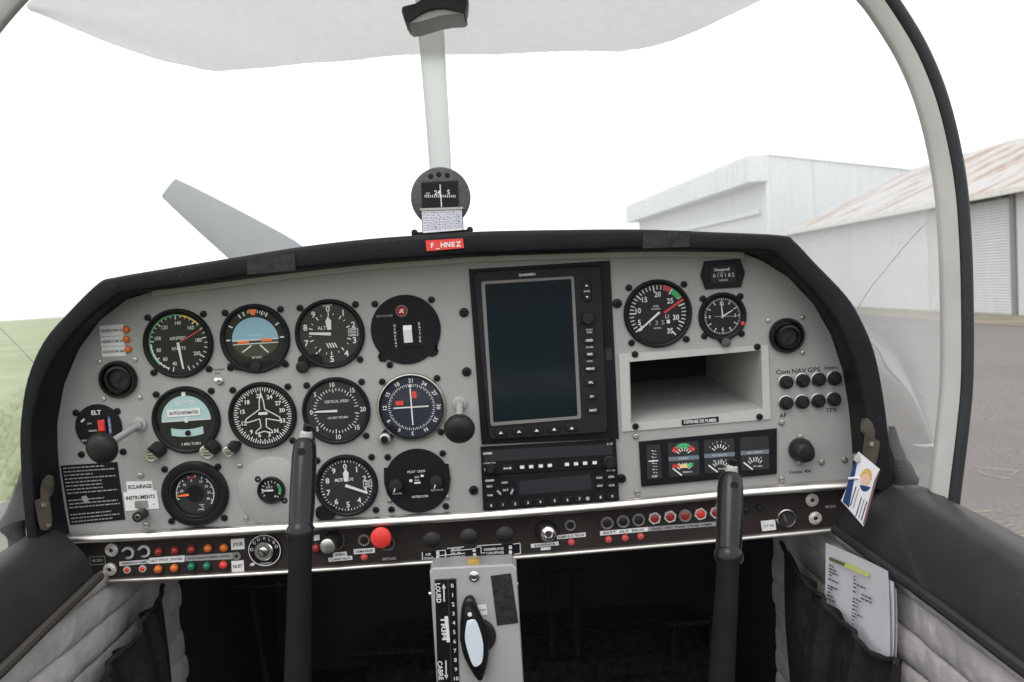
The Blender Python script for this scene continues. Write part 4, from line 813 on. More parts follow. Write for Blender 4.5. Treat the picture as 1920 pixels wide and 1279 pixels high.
# --- small toggle and knobs between the gauges
t = pthing('toggle_switch', 'small steel toggle between the airspeed and attitude indicators', 'switch', 413, 715); MB().lathe([(7, 0.2), (7, 3), (5, 4), (3.4, 4), (3.4, 7), (0, 7)], 12).build('nut', 'steel', t, K); MB().tube([(0, 0, 5), (0, 3, 12), (0, 7, 22)], [2.2, 2.2, 3], 10).build('lever', 'chrome', t, K); prn(MB().text('Compas', -1, 23, 0.5, 4.2, width=22).text('Feu', -3, 16, .5, 4.2), t, 'ink', 'caption')
for (x, y, dx, dy, r, lab) in ((300, 840, -8, -8, 15, 'ridged steel dimmer knob under the turn coordinator, left one'), (402, 836, -7, -7, 15, 'ridged steel dimmer knob under the turn coordinator, right one'), (441, 836, -6, -6, 11.5, 'smallest dimmer knob with a steel ring below the heading indicator')):
    t = pthing('dimmer_knob', lab, 'knob', x, y, 'dimmer knobs'); MB().tube([(0, 0, 0), (dx, dy, 20)], [r*1.02, r*0.95], 20).build('skirt', 'knob', t, K); MB().lathe([(r*0.95, 0), (r*0.95, 2), (r*0.75, 2.6), (r*0.7, 1.6), (r*0.35, 1.8), (0, 2.4)], 24).build('cap', 'steel', t, K, loc=(dx*K, dy*K, 20*K))
    mb = MB(); 
    for k in (-1, 0, 1): mb.line(dx-r*.5, dy+k*r*.35, dx+r*.5, dy+k*r*.35, 1.4, 22.8)
    prn(mb, t, 'ink', 'grip_lines')
# --- black placard, lighting placard
q = [L(x, y) for x, y in [(114, 873), (220, 866), (235, 974), (132, 984)]]
t = thing('operating_placard', 'black engraved placard of small white text below the left knob', 'placard', MP @ Matrix.Translation((q[0][0]*K, q[0][1]*K, 0))); q = [(a-q[0][0], b-q[0][1]) for a, b in q]
MB().poly(q, 0.2, 1.4).build('plate', 'blackflat', t, K, smooth=False); mb = MB(); random.seed(3)
for i in range(16):
    if i in (8, 12): continue
    f = (i+0.8)/16.6; a = (q[0][0]+(q[3][0]-q[0][0])*f+4, q[0][1]+(q[3][1]-q[0][1])*f); b = (q[1][0]+(q[2][0]-q[1][0])*f-4, q[1][1]+(q[2][1]-q[1][1])*f)
    u = 0.0; end = random.choice((0.55, 0.8, 0.95, 0.98, 0.7))
    while u < end: w_ = random.uniform(0.03, 0.10); e = min(u+w_, end); mb.line(a[0]+(b[0]-a[0])*u, a[1]+(b[1]-a[1])*u, a[0]+(b[0]-a[0])*e, a[1]+(b[1]-a[1])*e, 2.2, 1.6); u = e+0.018
prn(mb, t, 'dimwhite', 'text_lines'); prn(MB().flat([(32, -62), (42, -60), (46, -74), (36, -75)], 1.7), t, 'dimwhite', 'scuff')
t = pthing('lighting_placard', 'white ECLAIRAGE INSTRUMENTS label with a black toggle knob', 'placard', 265, 930)
for pts, z in (([(237, 903), (285, 902), (288, 922), (239, 923)], 0.2), ([(232, 923), (294, 919), (299, 953), (236, 958)], 0.5)): MB().poly([off(265, 930, *p) for p in pts], z, z+0.8).build('paper_label', 'tag', t, K, smooth=False)
a = off(265, 930, 263, 912); b = off(265, 930, 264, 932); prn(MB().text('ECLAIRAGE', *a, 1.4, 7, width=44, bold=.025).text('INSTRUMENTS', *b, 1.7, 7, width=55, bold=.025).text('-', *off(265, 930, 245, 948), 1.7, 5).text('+', *off(265, 930, 289, 945), 1.7, 5), t, 'ink', 'caption')
a = off(265, 930, 266, 945); MB().rbox(*a, 24, 14, 1.2, 3, 1).build('slot_plate', 'steel', t, K); a = off(265, 930, 268, 962); b = off(265, 930, 258, 970, 30); MB().tube([(*a, 0), (*b, 30)], [11, 10], 16).build('knob', 'knob', t, K); MB().lathe([(6, 30.5), (4, 31.5), (3, 29.5), (0, 29.5)], 16, *b).build('knob_insert', 'brass', t, K)

# ------------------------------------------------------------------ large moving-map display
qd = [(881, 505), (1143, 489), (1161, 828), (900, 832)]
a, b = L(884, 507), L(1158, 826); cx, cy = (a[0]+b[0])/2, (a[1]+b[1])/2
t = thing('map_display', 'large dark portrait moving-map display in the centre of the panel', 'display', MP @ Matrix.Translation((cx*K, cy*K, 0)))
def D(x, y, w=0): p = L(x, y, w); return p[0]-cx, p[1]-cy
def quad(pts, w): return [D(x, y, w) for x, y in pts]
MB().poly(quad([(879, 505), (1143, 489), (1160, 822), (903, 833)], 0), 0.2, 5, 1).build('mounting_tray', 'black', t, K, ang=30)
def rquad(pts, w, r=8, n=4):                              # rounded quad from photograph corners (tl, tr, br, bl)
    P = [Vector(D(x, y, w)) for x, y in pts]; out = []
    for i in range(4):
        p, a_, b_ = P[i], P[i-1], P[(i+1) % 4]; u = p+(a_-p).normalized()*r; v = p+(b_-p).normalized()*r
        for k in range(n+1):
            f = k/n; out.append(tuple((1-f)**2*u+2*f*(1-f)*p+f*f*v))
    return out
W_ = 16
MB().poly(rquad([(887, 509), (1127, 497), (1140, 812), (917, 826)], W_, 9), 3, W_, 2.5).build('housing', 'gps', t, K, ang=30)
o2 = rquad([(902, 528), (1076, 518), (1090, 785), (920, 799)], W_+2, 5, 3); i2 = rquad([(909, 533), (1071, 523), (1083, 780), (925, 792)], W_+1, 3, 3); n = len(o2)
mb = MB(); mb.add([(x, y, W_) for x, y in o2]+[(x, y, W_+2.2) for x, y in o2]+[(x, y, W_+2) for x, y in i2]+[(x, y, W_-1) for x, y in i2], [(k*n+i, k*n+(i+1) % n, (k+1)*n+(i+1) % n, (k+1)*n+i) for k in range(3) for i in range(n)]); mb.build('screen_frame', 'framegrey', t, K, ang=30)
MB().poly(i2, W_+0.3, W_+0.9).build('screen', 'screen', t, K, smooth=False)
prn(MB().text('GARMIN', *D(988, 515, W_), W_+0.3, 4.2, width=30, bold=.03), t, 'white', 'maker_name')
def btn(x, y, w, h, txt, hh=4.2, r=4, rot=0):
    p = D(x, y, W_+2); bt = MB().rbox(*p, w, h, W_, W_+3, r, 1).build('button', 'button', t, K, ang=30)
    mb = MB()
    if txt == '^': mb.flat([(p[0]-4, p[1]-2.5), (p[0]+4, p[1]-2.5), (p[0], p[1]+2.5)], W_+3.3)
    else: mb.text(txt, *p, W_+3.3, hh, bold=.03)
    prn(mb, bt, 'white', 'legend')
for i, x in enumerate((939, 973, 1006, 1039, 1072)): btn(x, 811-i*2.2, 23, 13, '^')
for y, x, s in ((638, 1105, 'CRSR'), (664, 1106, 'FMS'), (691, 1107, 'MENU'), (717, 1108, 'FPL'), (743, 1110, 'D>'), (769, 1112, 'NRST')): btn(x, y, 21, 13, s, 4)
p = D(1100, 546, W_); rk = MB().rbox(*p, 17, 38, W_, W_+3, 5, 1).build('rocker', 'button', t, K, ang=30); mb = MB(); mb.flat([(p[0]-3, p[1]+9), (p[0]+3, p[1]+9), (p[0], p[1]+13)], W_+3.3); mb.flat([(p[0]-3, p[1]-9), (p[0]+3, p[1]-9), (p[0], p[1]-13)], W_+3.3); mb.text('RNG', *p, W_+3.3, 3.6); prn(mb, rk, 'white', 'legend')
p = D(1103, 597, W_+10); kn = MB().lathe([(12, W_), (12, W_+9), (10, W_+13), (0, W_+13.5)], 24, *p).build('joystick_knob', 'knob', t, K); q = D(1103, 597, W_); prn(MB().arc(14.5, 17, -75, 75, W_+.4).text('PUSH', q[0]+1, q[1]-21, W_+.4, 3.4).text('PAN', q[0]+1, q[1]-26, W_+.4, 3.4).text('ZOOM', 1105-1105+D(1105, 651, W_)[0], D(1105, 651, W_)[1], W_+.4, 3).text('LOCK', *D(1106, 677, W_), W_+.4, 3), t, 'white', 'legend')
mb = MB(); p = D(1139, 638, 6); mb.rbox(*p, 11, 24, 5, 9, 1); 
for k in range(6): mb.box(p[0]-5, p[0]+5, p[1]-10+k*4, p[1]-8.4+k*4, 9, 10)
mb.build('card_latch', 'black', t, K, ang=30); MB().rbox(*D(1141, 660, 5), 12, 30, 5, 5.6, 1).build('card_slot', 'dark', t, K); p = D(880, 499, 1)
# ------------------------------------------------------------------ radio and transponder below it
def box_unit(name, label, cat, quadpx, m, w=8):
    c = [L(x, y) for x, y in quadpx]; ux, uy = sum(p[0] for p in c)/4, sum(p[1] for p in c)/4
    t = thing(name, label, cat, MP @ Matrix.Translation((ux*K, uy*K, 0))); f = lambda x, y, ww=w: (L(x, y, ww)[0]-ux, L(x, y, ww)[1]-uy)
    MB().poly([f(*p) for p in quadpx], 0.2, w, 1).build('faceplate', m, t, K, ang=30); return t, f
t, f = box_unit('audio_radio', 'slim black radio with a row of lit keys under the map display', 'radio', [(901, 839), (1155, 825), (1158, 876), (903, 891)], 'black', 8)
MB().poly([f(907, 845), f(1148, 832), f(1149, 852), f(908, 866)], 8, 8.6).build('display_window', 'lcd2', t, K, smooth=False)
prn(MB().text('GARMIN', *f(914, 850), 9, 4, width=17, bold=.03).text('SL 30', *f(1143, 832), 9, 3.4).text('COM VOL', *f(918, 868), 9, 2.8, width=24).text('I', *f(909, 880), 9, 6), t, 'white', 'lettering')
for i, x in enumerate((979, 996, 1014, 1031, 1063, 1080, 1097, 1115)):
    p = f(x, 876-(x-979)*0.062, 10); bt = MB().rbox(*p, 13, 11, 8, 10, 1.5, .6).build('button', 'button', t, K, ang=30); prn(MB().rbox(*p, 8, 6, 10, 10.3, 1), bt, 'white', 'legend')
p = f(952, 878, 10); bt = MB().rbox(*p, 24, 13, 8, 10, 2, .6).build('button', 'button', t, K, ang=30); prn(MB().line(p[0]-7, p[1], p[0]+7, p[1], 1.8, 10.4).disc(2, 10.4, 8, p[0]-6, p[1]).flat([(p[0]+8, p[1]), (p[0]+4, p[1]+3), (p[0]+4, p[1]-3)], 10.4), bt, 'white', 'legend')
for x, y, r in ((920, 880, 9), (1144, 868, 13)): p = f(x, y, 16); MB().lathe([(r, 8), (r, 15), (r*.85, 17), (r*.6, 17), (r*.6, 24), (0, 24.5)], 20, *p).build('knob', 'knob', t, K)
t, f = box_unit('transponder', 'black transponder with dark display and number keys below the radio', 'transponder', [(903, 893), (1158, 878), (1161, 940), (906, 957)], 'black', 11)
MB().poly([f(973, 902, 11), f(1107, 889, 11), f(1110, 917, 11), f(974, 928, 11)], 10.8, 11.8).build('display_window', 'lcd2', t, K, smooth=False); mb = MB(); q = [f(970, 899, 11), f(1110, 886, 11), f(1113, 920, 11), f(972, 931, 11)]
for a, b in zip(q, q[1:]+q[:1]): mb.line(*a, *b, 1.2, 11.4)
prn(mb, t, 'gps', 'display_border'); prn(MB().text('GARMIN', *f(918, 901, 11), 11.4, 3.8, width=17, bold=.03).text('GTX 328', *f(1145, 882, 11), 11.4, 3, width=16), t, 'white', 'lettering')
for x, y, s in ((918, 912, 'IDENT'), (919, 929, 'VFR'), (946, 905, 'ON'), (948, 919, 'ALT'), (936, 924, 'STBY'), (960, 922, 'OFF'), (1124, 896, 'FUNC'), (1146, 894, 'CRSR'), (1125, 911, 'START'), (1147, 910, 'CLR')):
    p = f(x, y, 13); bt = MB().rbox(*p, 15, 9, 10.8, 12.6, 1.5, .5, rot=(-50 if s == 'STBY' else 60 if s == 'OFF' else 0)).build('button', 'button', t, K, ang=30); prn(MB().text(s, *p, 12.9, 3.4, bold=.02, width=11, rot=(-50 if s == 'STBY' else 60 if s == 'OFF' else 0)), bt, 'white', 'legend')
for i, x in enumerate((921, 943, 966, 990, 1013, 1040, 1064, 1087, 1126, 1148)):
    p = f(x, 948-(x-921)*0.076, 13); bt = MB().rbox(*p, 17, 11, 10.8, 12.8, 2, .5).build('button', 'button', t, K, ang=30); prn(MB().text('0123456789'[i], *p, 13.1, 5, bold=.02), bt, 'white', 'legend')
p = f(1102, 935, 12); prn(MB().disc(4, 11.6, 12, *p), t, 'dimwhite', 'photocell')
# ------------------------------------------------------------------ stowage tray
c0 = L(1300, 730); t = thing('stowage_tray', 'open grey stowage tray with black interior shadow right of the display', 'tray', MP @ Matrix.Translation((c0[0]*K, c0[1]*K, 0)))
def F(x, y, w=0): p = L(x, y, w); return p[0]-c0[0], p[1]-c0[1]
ow = [F(*p, 3) for p in [(1160, 664), (1441, 647), (1446, 786), (1166, 810)]]; iw = [F(*p, 3) for p in [(1180, 679), (1427, 657), (1430, 767), (1183, 795)]]
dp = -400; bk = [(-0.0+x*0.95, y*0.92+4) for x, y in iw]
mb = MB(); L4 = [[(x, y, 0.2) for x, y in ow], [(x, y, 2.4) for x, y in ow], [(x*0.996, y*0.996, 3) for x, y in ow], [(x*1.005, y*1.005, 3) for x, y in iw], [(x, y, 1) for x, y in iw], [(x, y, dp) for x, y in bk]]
mb.add([p for l in L4 for p in l], [(k*4+i, k*4+(i+1) % 4, (k+1)*4+(i+1) % 4, (k+1)*4+i) for k in range(5) for i in range(4)]); mb.build('tray_box', 'panel2', t, K, smooth=False); MB().flat([(x*1.02, y*1.02) for x, y in bk], dp-0.5).build('tray_shade_back', 'dark', t, K, smooth=False)  # dark back sheet puts the shade deep in the tray into colour
screws(t, [F(*p) for p in [(1190, 664), (1419, 650), (1191, 799), (1423, 781)]], 'b6')
for o_ in t.children: 
    if o_.name.startswith('screw'): o_.location.z = 3*K
q = [F(*p, 4) for p in [(1278, 788), (1347, 781), (1348, 791), (1279, 798)]]; pl = MB().poly(q, 3, 4.4).build('embossed_label', 'black', t, K, smooth=False); prn(MB().text('DEFENSE DE FUMER', sum(p[0] for p in q)/4, sum(p[1] for p in q)/4, 4.7, 6, width=62, bold=.02), pl, 'white', 'lettering')
# ------------------------------------------------------------------ engine meter cluster
t, f = box_unit('engine_gauge_cluster', 'wide black cluster of four small engine and fuel gauges', 'gauge cluster', [(1198, 829), (1457, 804), (1457, 889), (1203, 913)], 'black', 5)
cells = [(1226, 866, 27, 66), (1282, 861, 58, 66), (1349, 855, 58, 64), (1415, 850, 54, 64)]
for i, (x, y, w, h) in enumerate(cells):
    p = f(x, y, 5); MB().rbox(*p, w, h, 5, 5.6, 3).build('dial', 'dialgrey', t, K, smooth=False); mb = MB(); X, Y = p
    if i == 0:
        for k in range(8): mb.text('*' if False else '-', X+4, Y+22-6*k, 5.9, 7); mb.line(X-4+2*(k % 2), Y+22-6*k, X+1, Y+21-6*k, 1.3, 5.9)
        mb.text('AMP', X, Y-28, 5.9, 4); mb.line(X-10, Y+2, X+8, Y+2, 2.4, 6)
    else:
        for k in range(6):
            a = -55+22*k; 
            if i < 3: mb.rad(a, 10, 17, 1.8, 5.9, X, Y+6); mb.textc('2', a, 22, 5.9, 3, X, Y+6)
            mb.rad(a*0.8, 12, 19, 1.6, 5.9, X, Y-28)
        mb.text('0 1/2 1', X, Y-9, 5.9, 4.0, width=24); mb.line(X-22, Y-16, X-5, Y-31, 2.6, 6.0); mb.text('FUEL' if i > 1 else 'PRESSION', X+6, Y-25, 5.9, 3, width=18)
    cd = prn(mb, t)
    if i: prn(MB().rbox(X, Y+2, w, 8, 5.6, 6.1, 1), t, 'cadet', 'band'); prn(MB().text(('', 'HUILE', 'RES. GAUCHE', 'RES. DROIT')[i], X, Y+2, 6.4, 3, width=28 if i > 1 else 18), t, 'white', 'caption')
    if i == 1:
        prn(MB().arc(17, 26, -28, 28, 5.75, 12, X, Y+5), t, 'green', 'green_band'); prn(MB().arc(16, 26, -62, -35, 5.75, 8, X, Y+5).arc(16, 26, 35, 62, 5.75, 8, X, Y+5).flat([(X-22, Y-9), (X-8, Y-9), (X-8, Y-17), (X-22, Y-15)], 5.8), t, 'redprint', 'red_band'); prn(MB().flat([(X-8, Y-9), (X+5, Y-9), (X+5, Y-17), (X-8, Y-17)], 5.8), t, 'yellow', 'yellow_band'); prn(MB().flat([(X+5, Y-9), (X+18, Y-8), (X+17, Y-15), (X+5, Y-17)], 5.8), t, 'green', 'green_band')
# ------------------------------------------------------------------ circuit breakers at right
rows_ = [[(1474, 717), (1505, 714), (1535, 712), (1564, 710)], [(1474, 756), (1504, 754), (1534, 752), (1563, 749)]]
names = [['Com', 'NAV', 'GPS', 'Interc'], ['AP', '', '', 'TPX']]
labs = [['round black breaker under the printed word Com', 'round black breaker under the printed word NAV', 'round black breaker under the printed word GPS', 'round black breaker under the printed word Interc'], ['round black breaker above the printed letters AP', 'second breaker from the left in the lower row', 'third breaker from the left in the lower row', 'round black breaker above the printed letters TPX']]
capx = [[(1468, 697), (1498, 695), (1526, 693), (1558, 689)], [(1468, 779), None, None, (1559, 769)]]
for i in (0, 1):
    for j in range(4):
        x, y = rows_[i][j]; t = pthing('circuit_breaker', labs[i][j], 'circuit breaker', x-1, y-1, 'push-pull circuit breakers')
        MB().lathe([(14.2, 0.2), (14.2, 1.6), (13, 2.2), (12.4, 2.2)], 24).build('ring', 'steel', t, K); MB().lathe([(12.6, .5), (12.6, 8), (11.6, 9.5), (9, 10)], 24).build('stem', 'knob', t, K); MB().lathe([(9, 9.8), (8.8, 14), (7.6, 15.2), (0, 15.4)], 20).build('button', 'gps', t, K)
        if capx[i][j]: prn(MB().text(names[i][j], *off(x-1, y-1, *capx[i][j]), 0.5, 8.5 if j < 3 or i else 7, bold=.012, width=(26, 27, 24, 25)[j] if not i else (14, 0, 0, 22)[j]), t, 'ink', 'caption')
t = pthing('alternator_breaker', 'large round black breaker with a screw above and below', 'circuit breaker', 1499, 842); MB().tube([(0, 0, 0), (1, 0, 8), (4, -4, 22), (5, -4.5, 26)], [22.5, 22.5, 19, 16], 28).build('body', 'knob', t, K); MB().lathe([(14, 0), (14, 3), (12, 4), (0, 4)], 24).build('button', 'button', t, K, loc=(5*K, -4.5*K, 25*K)); pscrews(t, 1499, 842, [(1500, 819), (1499, 868)], 's6'); prn(MB().text('Compas. 40A', *off(1499, 842, 1500, 884), .5, 6, width=42, bold=.01), t, 'ink', 'caption')
prn(MB().text('Phare  Balise', *off(870, 740, 1519, 774), .4, 6, width=56), pan, 'panel2', 'faded_caption')

# ================================================================== switch panel under the instrument panel
SW = -12.0
s0 = L(870, 1020, SW)
MS = MP @ Matrix.Translation((s0[0]*K, s0[1]*K, SW*K))
sw = thing('switch_panel', 'long dark brown switch panel under the bright metal trim', 'switch panel', MS)
def S(x, y, w=0.0): p = L(x, y, SW+w); return p[0]-s0[0], p[1]-s0[1]
MB().poly([S(120, 1000), S(1600, 898), S(1577, 991), S(1340, 1013), S(980, 1043), S(791, 1054), S(541, 1071), S(176, 1090)], -4, 0).build('face', 'strip', sw, K, smooth=False)
rows = []
for x, y in spline([S(*q) for q in [(176, 1087), (541, 1068), (791, 1051), (980, 1040), (1340, 1010), (1577, 988)]], 5):
    rows.append([(x, y+v, w) for v, w in ((2, .2), (1.5, 5), (0, 8), (-3, 9.5), (-5.5, 8.5), (-6.5, 5), (-6.5, -30))])
MB().grid(rows).build('lower_lip', 'dullalu', sw, K, ang=50)
def hexring(par, x, y, ro, ri, h, m, name='nut', n=6, rot=0):
    mb = MB(); A = [(x+ro*math.cos(R(rot+360/n*(i*n//n))), y+ro*math.sin(R(rot+360/n*i))) for i in range(n)]; k = 24
    def hx(a_):
        s_ = 360/n; q = (a_-rot) % s_-s_/2; return ro*math.cos(R(s_/2))/math.cos(R(q)) if n < 20 else ro
    o_ = [(x+hx(i*15)*math.cos(R(i*15)), y+hx(i*15)*math.sin(R(i*15))) for i in range(k)]; i_ = [(x+ri*math.cos(R(i*15)), y+ri*math.sin(R(i*15))) for i in range(k)]
    ls = [[(*p, 0) for p in o_], [(*p, h) for p in o_], [(*p, h) for p in i_], [(*p, 0) for p in i_]]
    mb.add([p for l in ls for p in l], [(r*k+i, r*k+(i+1) % k, (r+1)*k+(i+1) % k, (r+1)*k+i) for r in range(3) for i in range(k)]); return mb.build(name, m, par, K, ang=25)
def sthing(name, label, cat, x, y, group=None): p = S(x, y); return thing(name, label, cat, MS @ Matrix.Translation((p[0]*K, p[1]*K, 0)), group)
def lamp(x, y, r, m, lab, nm='indicator_lamp'):
    p = S(x, y); o_ = MB().lathe([(r*1.18, 0), (r*1.18, 2.5), (r, 3)], 20, *p).build(nm, 'knob', sw, K, label=lab); MB().lathe([(r, 2), (r, 5), (r*.8, 8.5), (r*.4, 10.5), (0, 11)], 20, *p).build('lens', m, o_, K)
for x, y in ((299, 1033), (329, 1031), (360, 1029)): lamp(x, y, 8, 'redlens', 'dark red indicator lamp')
for x, y in ((391, 1027), (421, 1026), (298, 1066), (328, 1064)): lamp(x, y, 8, 'amberlens', 'amber indicator lamp')
for x, y in ((360, 1061), (389, 1060)): lamp(x, y, 7.5, 'greenlens', 'green indicator lamp')
lamp(420, 1058, 8, 'brightred', 'bright red indicator lamp')
def jack(x, y, r, lab):
    p = S(x, y); o_ = hexring(sw, *p, r, r*.8, 3, 'nut', 'headset_jack', 24); o_['label'] = lab
    MB().lathe([(r*.85, 0), (r*.85, 4), (r*.7, 6), (r*.62, 4), (r*.55, 6.5), (r*.4, 6.5), (r*.36, 1)], 20, *p).build('barrel', 'nut', o_, K); MB().disc(r*.4, 2, 16, *p).build('socket_hole', 'dark', o_, K, smooth=False)
for x, y in ((210, 1031), (207, 1067), (1522, 937), (1528, 971)): jack(x, y, 12.5, 'ribbed steel headset jack')
for x, y in ((241, 1036), (271, 1033)):
    p = S(x, y); o_ = hexring(sw, *p, 12, 7.5, 4, 'nut', 'toggle_nut', 24); MB().tube([(*p, 0), (p[0]-4, p[1], 10), (p[0]-6, p[1], 18)], [6, 6, 7], 14).build('lever', 'knob', o_, K)
def rbut(x, y, r=7, m='pinkred', ring='nut'):
    p = S(x, y); o_ = hexring(sw, *p, r, r*.62, 2.5, ring, 'reset_button', 24); MB().lathe([(r*.62, 0), (r*.62, 4), (r*.4, 5), (0, 5)], 16, *p).build('cap', m, o_, K)
for x, y in ((239, 1068), (268, 1066)): rbut(x, y, 7, 'brightred')
for x, y in ((683, 1044), (1071, 1016), (1141, 1011), (1172, 1008), (1201, 1005)): rbut(x, y, 6.5, 'pinkred', 'pinkred')
def slabel(pts, txt='', h=6, m='tag', tm='ink', width=None, name='paper_label'):
    q = [S(*p) for p in pts]; o_ = MB().poly(q, 0.2, 1.2).build(name, m, sw, K, smooth=False)
    if txt:
        c = (sum(p[0] for p in q)/4, sum(p[1] for p in q)/4); rt = math.degrees(math.atan2(q[1][1]-q[0][1], q[1][0]-q[0][0])); prn(MB().text(txt, *c, 1.5, h, rot=rt, bold=.02, width=width), o_, tm, 'caption')
slabel([(433, 1011), (458, 1009), (459, 1029), (434, 1031)], 'JOUR', 7, width=20); slabel([(434, 1052), (457, 1050), (458, 1071), (435, 1072)], 'NUIT', 7, width=18)
slabel([(224, 1053), (279, 1049), (280, 1056), (225, 1061)], 'DEMARREUR POMPE', 4, width=50); slabel([(280, 1046), (347, 1041), (346, 1053), (280, 1057)], 'ALT  PITOT  STROBE', 4, width=60)
slabel([(348, 1042), (437, 1036), (437, 1048), (348, 1052)], 'HUILE ESSENCE DEMAR CHARGE', 4, 'dimwhite', width=80)
p = S(444, 1042); o_ = hexring(sw, *p, 8.5, 3.5, 3, 'steel', 'day_night_socket', 24); MB().disc(4, .6, 12, *p).build('socket_hole', 'dark', o_, K, smooth=False)
slabel([(170, 1044), (196, 1042), (197, 1057), (171, 1059)], 'MICRO', 5, 'strip', 'dimwhite', width=20); prn(MB().frame(*[S(170, 1059)[0], S(197, 1043)[0], S(170, 1059)[1], S(170, 1044)[1]], 1, 1.4), sw, 'dimwhite', 'label_border')
# ignition key switch
t = sthing('ignition_switch', 'round ignition key switch with engraved black bezel left of the stick', 'switch', 497, 1031); MB().lathe([(33, 0), (33, 2.5), (31, 3.5), (0, 3.5)], 48).build('bezel', 'black', t, K); mb = MB(); mb.arc(29.5, 31, 0, 360, 3.8, 48)
for s_, a in (('O', -82), ('G', -48), ('D', -22), ('R', 5), ('L', 28), ('B', 52), ('D', 74)): mb.textc(s_, a, 24.5, 3.8, 6)
mb.text('CONTACT', 0, -26, 3.8, 4.5, width=22); prn(mb, t); MB().lathe([(18, 3), (18, 9), (16, 11), (11, 11), (10, 7), (9.5, 7), (9, 12), (7, 13), (0, 13)], 32).build('lock_barrel', 'chrome', t, K); MB().rbox(-1, 0, 3, 12, 12.8, 13.4, 1, rot=35).build('keyway', 'ink', t, K); prn(MB().flat([off(0, 0, 0, 0)]+[(-33, -30), (-25, -30), (-29, -24)][1:] + [(-33, -30)], 0.6), t, 'white', 'index_mark')
# knobs
lamp(594, 1026, 8.5, 'redlens', 'dark red indicator lamp beside the stick')
t = sthing('dimmer_knob', 'small dimmer knob with a bright silver cap right of the left stick', 'knob', 625, 1013); MB().tube([(0, 0, 0), (-5, -2, 26)], [19, 17.5], 24).build('skirt', 'knob', t, K); MB().lathe([(14.5, 0), (14.5, 2), (12, 3), (0, 3.2)], 28).build('cap', 'alu', t, K, loc=(-5*K, -2*K, 26*K)); MB().arc(19, 22, 60, 160, 1).build('index_ring', 'chrome', t, K, smooth=False)
slabel([(624, 1036), (650, 1034), (651, 1043), (625, 1045)], 'GENERAL', 4.4, width=22); slabel([(616, 1046), (660, 1042), (661, 1049), (617, 1053)], 'ECLAIRAGE TABLEAU', 4.2, width=40); slabel([(588, 1004), (599, 1002), (600, 1012), (589, 1014)])
def breaker(x, y, ro, lab, ring, cap, n=24): 
    t = sthing('push_button', lab, 'button', x, y, 'push buttons on the switch panel'); hexring(t, 0, 0, ro, ro*.68, 4, 'nut' if ring == 'chrome' else ring, 'nut', n, 15); MB().lathe([(ro*.68, 0), (ro*.66, 5), (ro*.5, 6.5), (0, 6.5)], 20).build('cap', cap, t, K)
breaker(683, 1012, 11.5, 'black push button just left of the red mushroom knob', 'steel', 'knob')
slabel([(663, 1030), (703, 1027), (703, 1036), (664, 1039)], 'DEMARRER', 5, 'tag', 'ink', width=34)
t = sthing('red_mushroom_knob', 'bright red mushroom knob under the lower trim', 'knob', 727, 1018); hexring(t, 0, 0, 15, 11, 4, 'chrome', 'collar', 24); e = S(714, 1009, 40); b0 = S(727, 1018); ex, ey = e[0]-b0[0], e[1]-b0[1]; MB().tube([(0, 0, 0), (ex, ey, 30)], 7, 12).build('stem', 'steel', t, K); MB().lathe([(12, 26), (19, 32), (20, 37), (19, 41), (14, 43.5), (0, 44)], 32, ex, ey).build('cap', 'brightred', t, K)
slabel([(712, 1041), (747, 1039), (748, 1053), (713, 1056)], 'MIXTURE', 5, 'strip', 'dimwhite', width=26)
for (x, y, lab) in ((810, 1014, 'black cabin-air pull knob, leftmost of three above the diagram'), (879, 1008, 'black cabin-air pull knob, middle of three above the diagram'), (947, 1004, 'black cabin-air pull knob, rightmost of three above the diagram')):
    t = sthing('cabin_air_knob', lab, 'knob', x, y-2, 'black cabin-air pull knobs'); e = S(x, y, 70); b0 = S(x, y-2); ex, ey = e[0]-b0[0], e[1]-b0[1]; MB().tube([(0, 0, 0), (ex, ey, 60)], 5, 12).build('stem', 'steel', t, K); mb = MB().lathe([(9, 48), (14, 55), (18, 63), (17, 69), (11, 73), (0, 74)], 28); mb.v = [(px+ex, py*0.8+ey, pz) for px, py, pz in mb.v]; mb.build('knob', 'knob', t, K)
q = [S(*p) for p in [(791, 1036), (976, 1018), (977, 1040), (792, 1053)]]; pl = MB().poly(q, .2, .9).build('diagram_plate', 'black', sw, K, smooth=False); mb = MB()
for a, b in (((792, 1035), (792, 1052)), ((792, 1052), (815, 1050)), ((818, 1033), (835, 1031)), ((835, 1031), (835, 1047)), ((818, 1042), (872, 1037)), ((838, 1028), (870, 1025)), ((836, 1036), (836, 1044)), ((892, 1026), (902, 1025)), ((902, 1025), (902, 1037)), ((902, 1037), (910, 1036)), ((895, 1023), (940, 1020)), ((962, 1020), (975, 1018)), ((975, 1018), (976, 1037)), ((976, 1037), (964, 1039)), ((845, 1033), (885, 1029))): mb.line(*S(*a), *S(*b), 1.6, 1.3)
for s_, x, y, w in (('AIR', 803, 1039, 12), ('CHAUD', 804, 1046, 20), ('FROID', 855, 1030, 18), ('AV  AR', 855, 1037, 20), ('CABINE AV', 858, 1044, 30), ('DESEMBUAGE', 926, 1029, 38), ('CHAUFFAGE', 928, 1036, 34)): mb.text(s_, *S(x, y), 1.3, 4.6, width=w, bold=.02)
for x, y in ((821, 1037), (821, 1046), (889, 1031), (890, 1040), (957, 1026), (957, 1035)): mb.rbox(*S(x, y), 6, 7, 1, 1.4, 1)
prn(mb, pl, 'white', 'diagram')
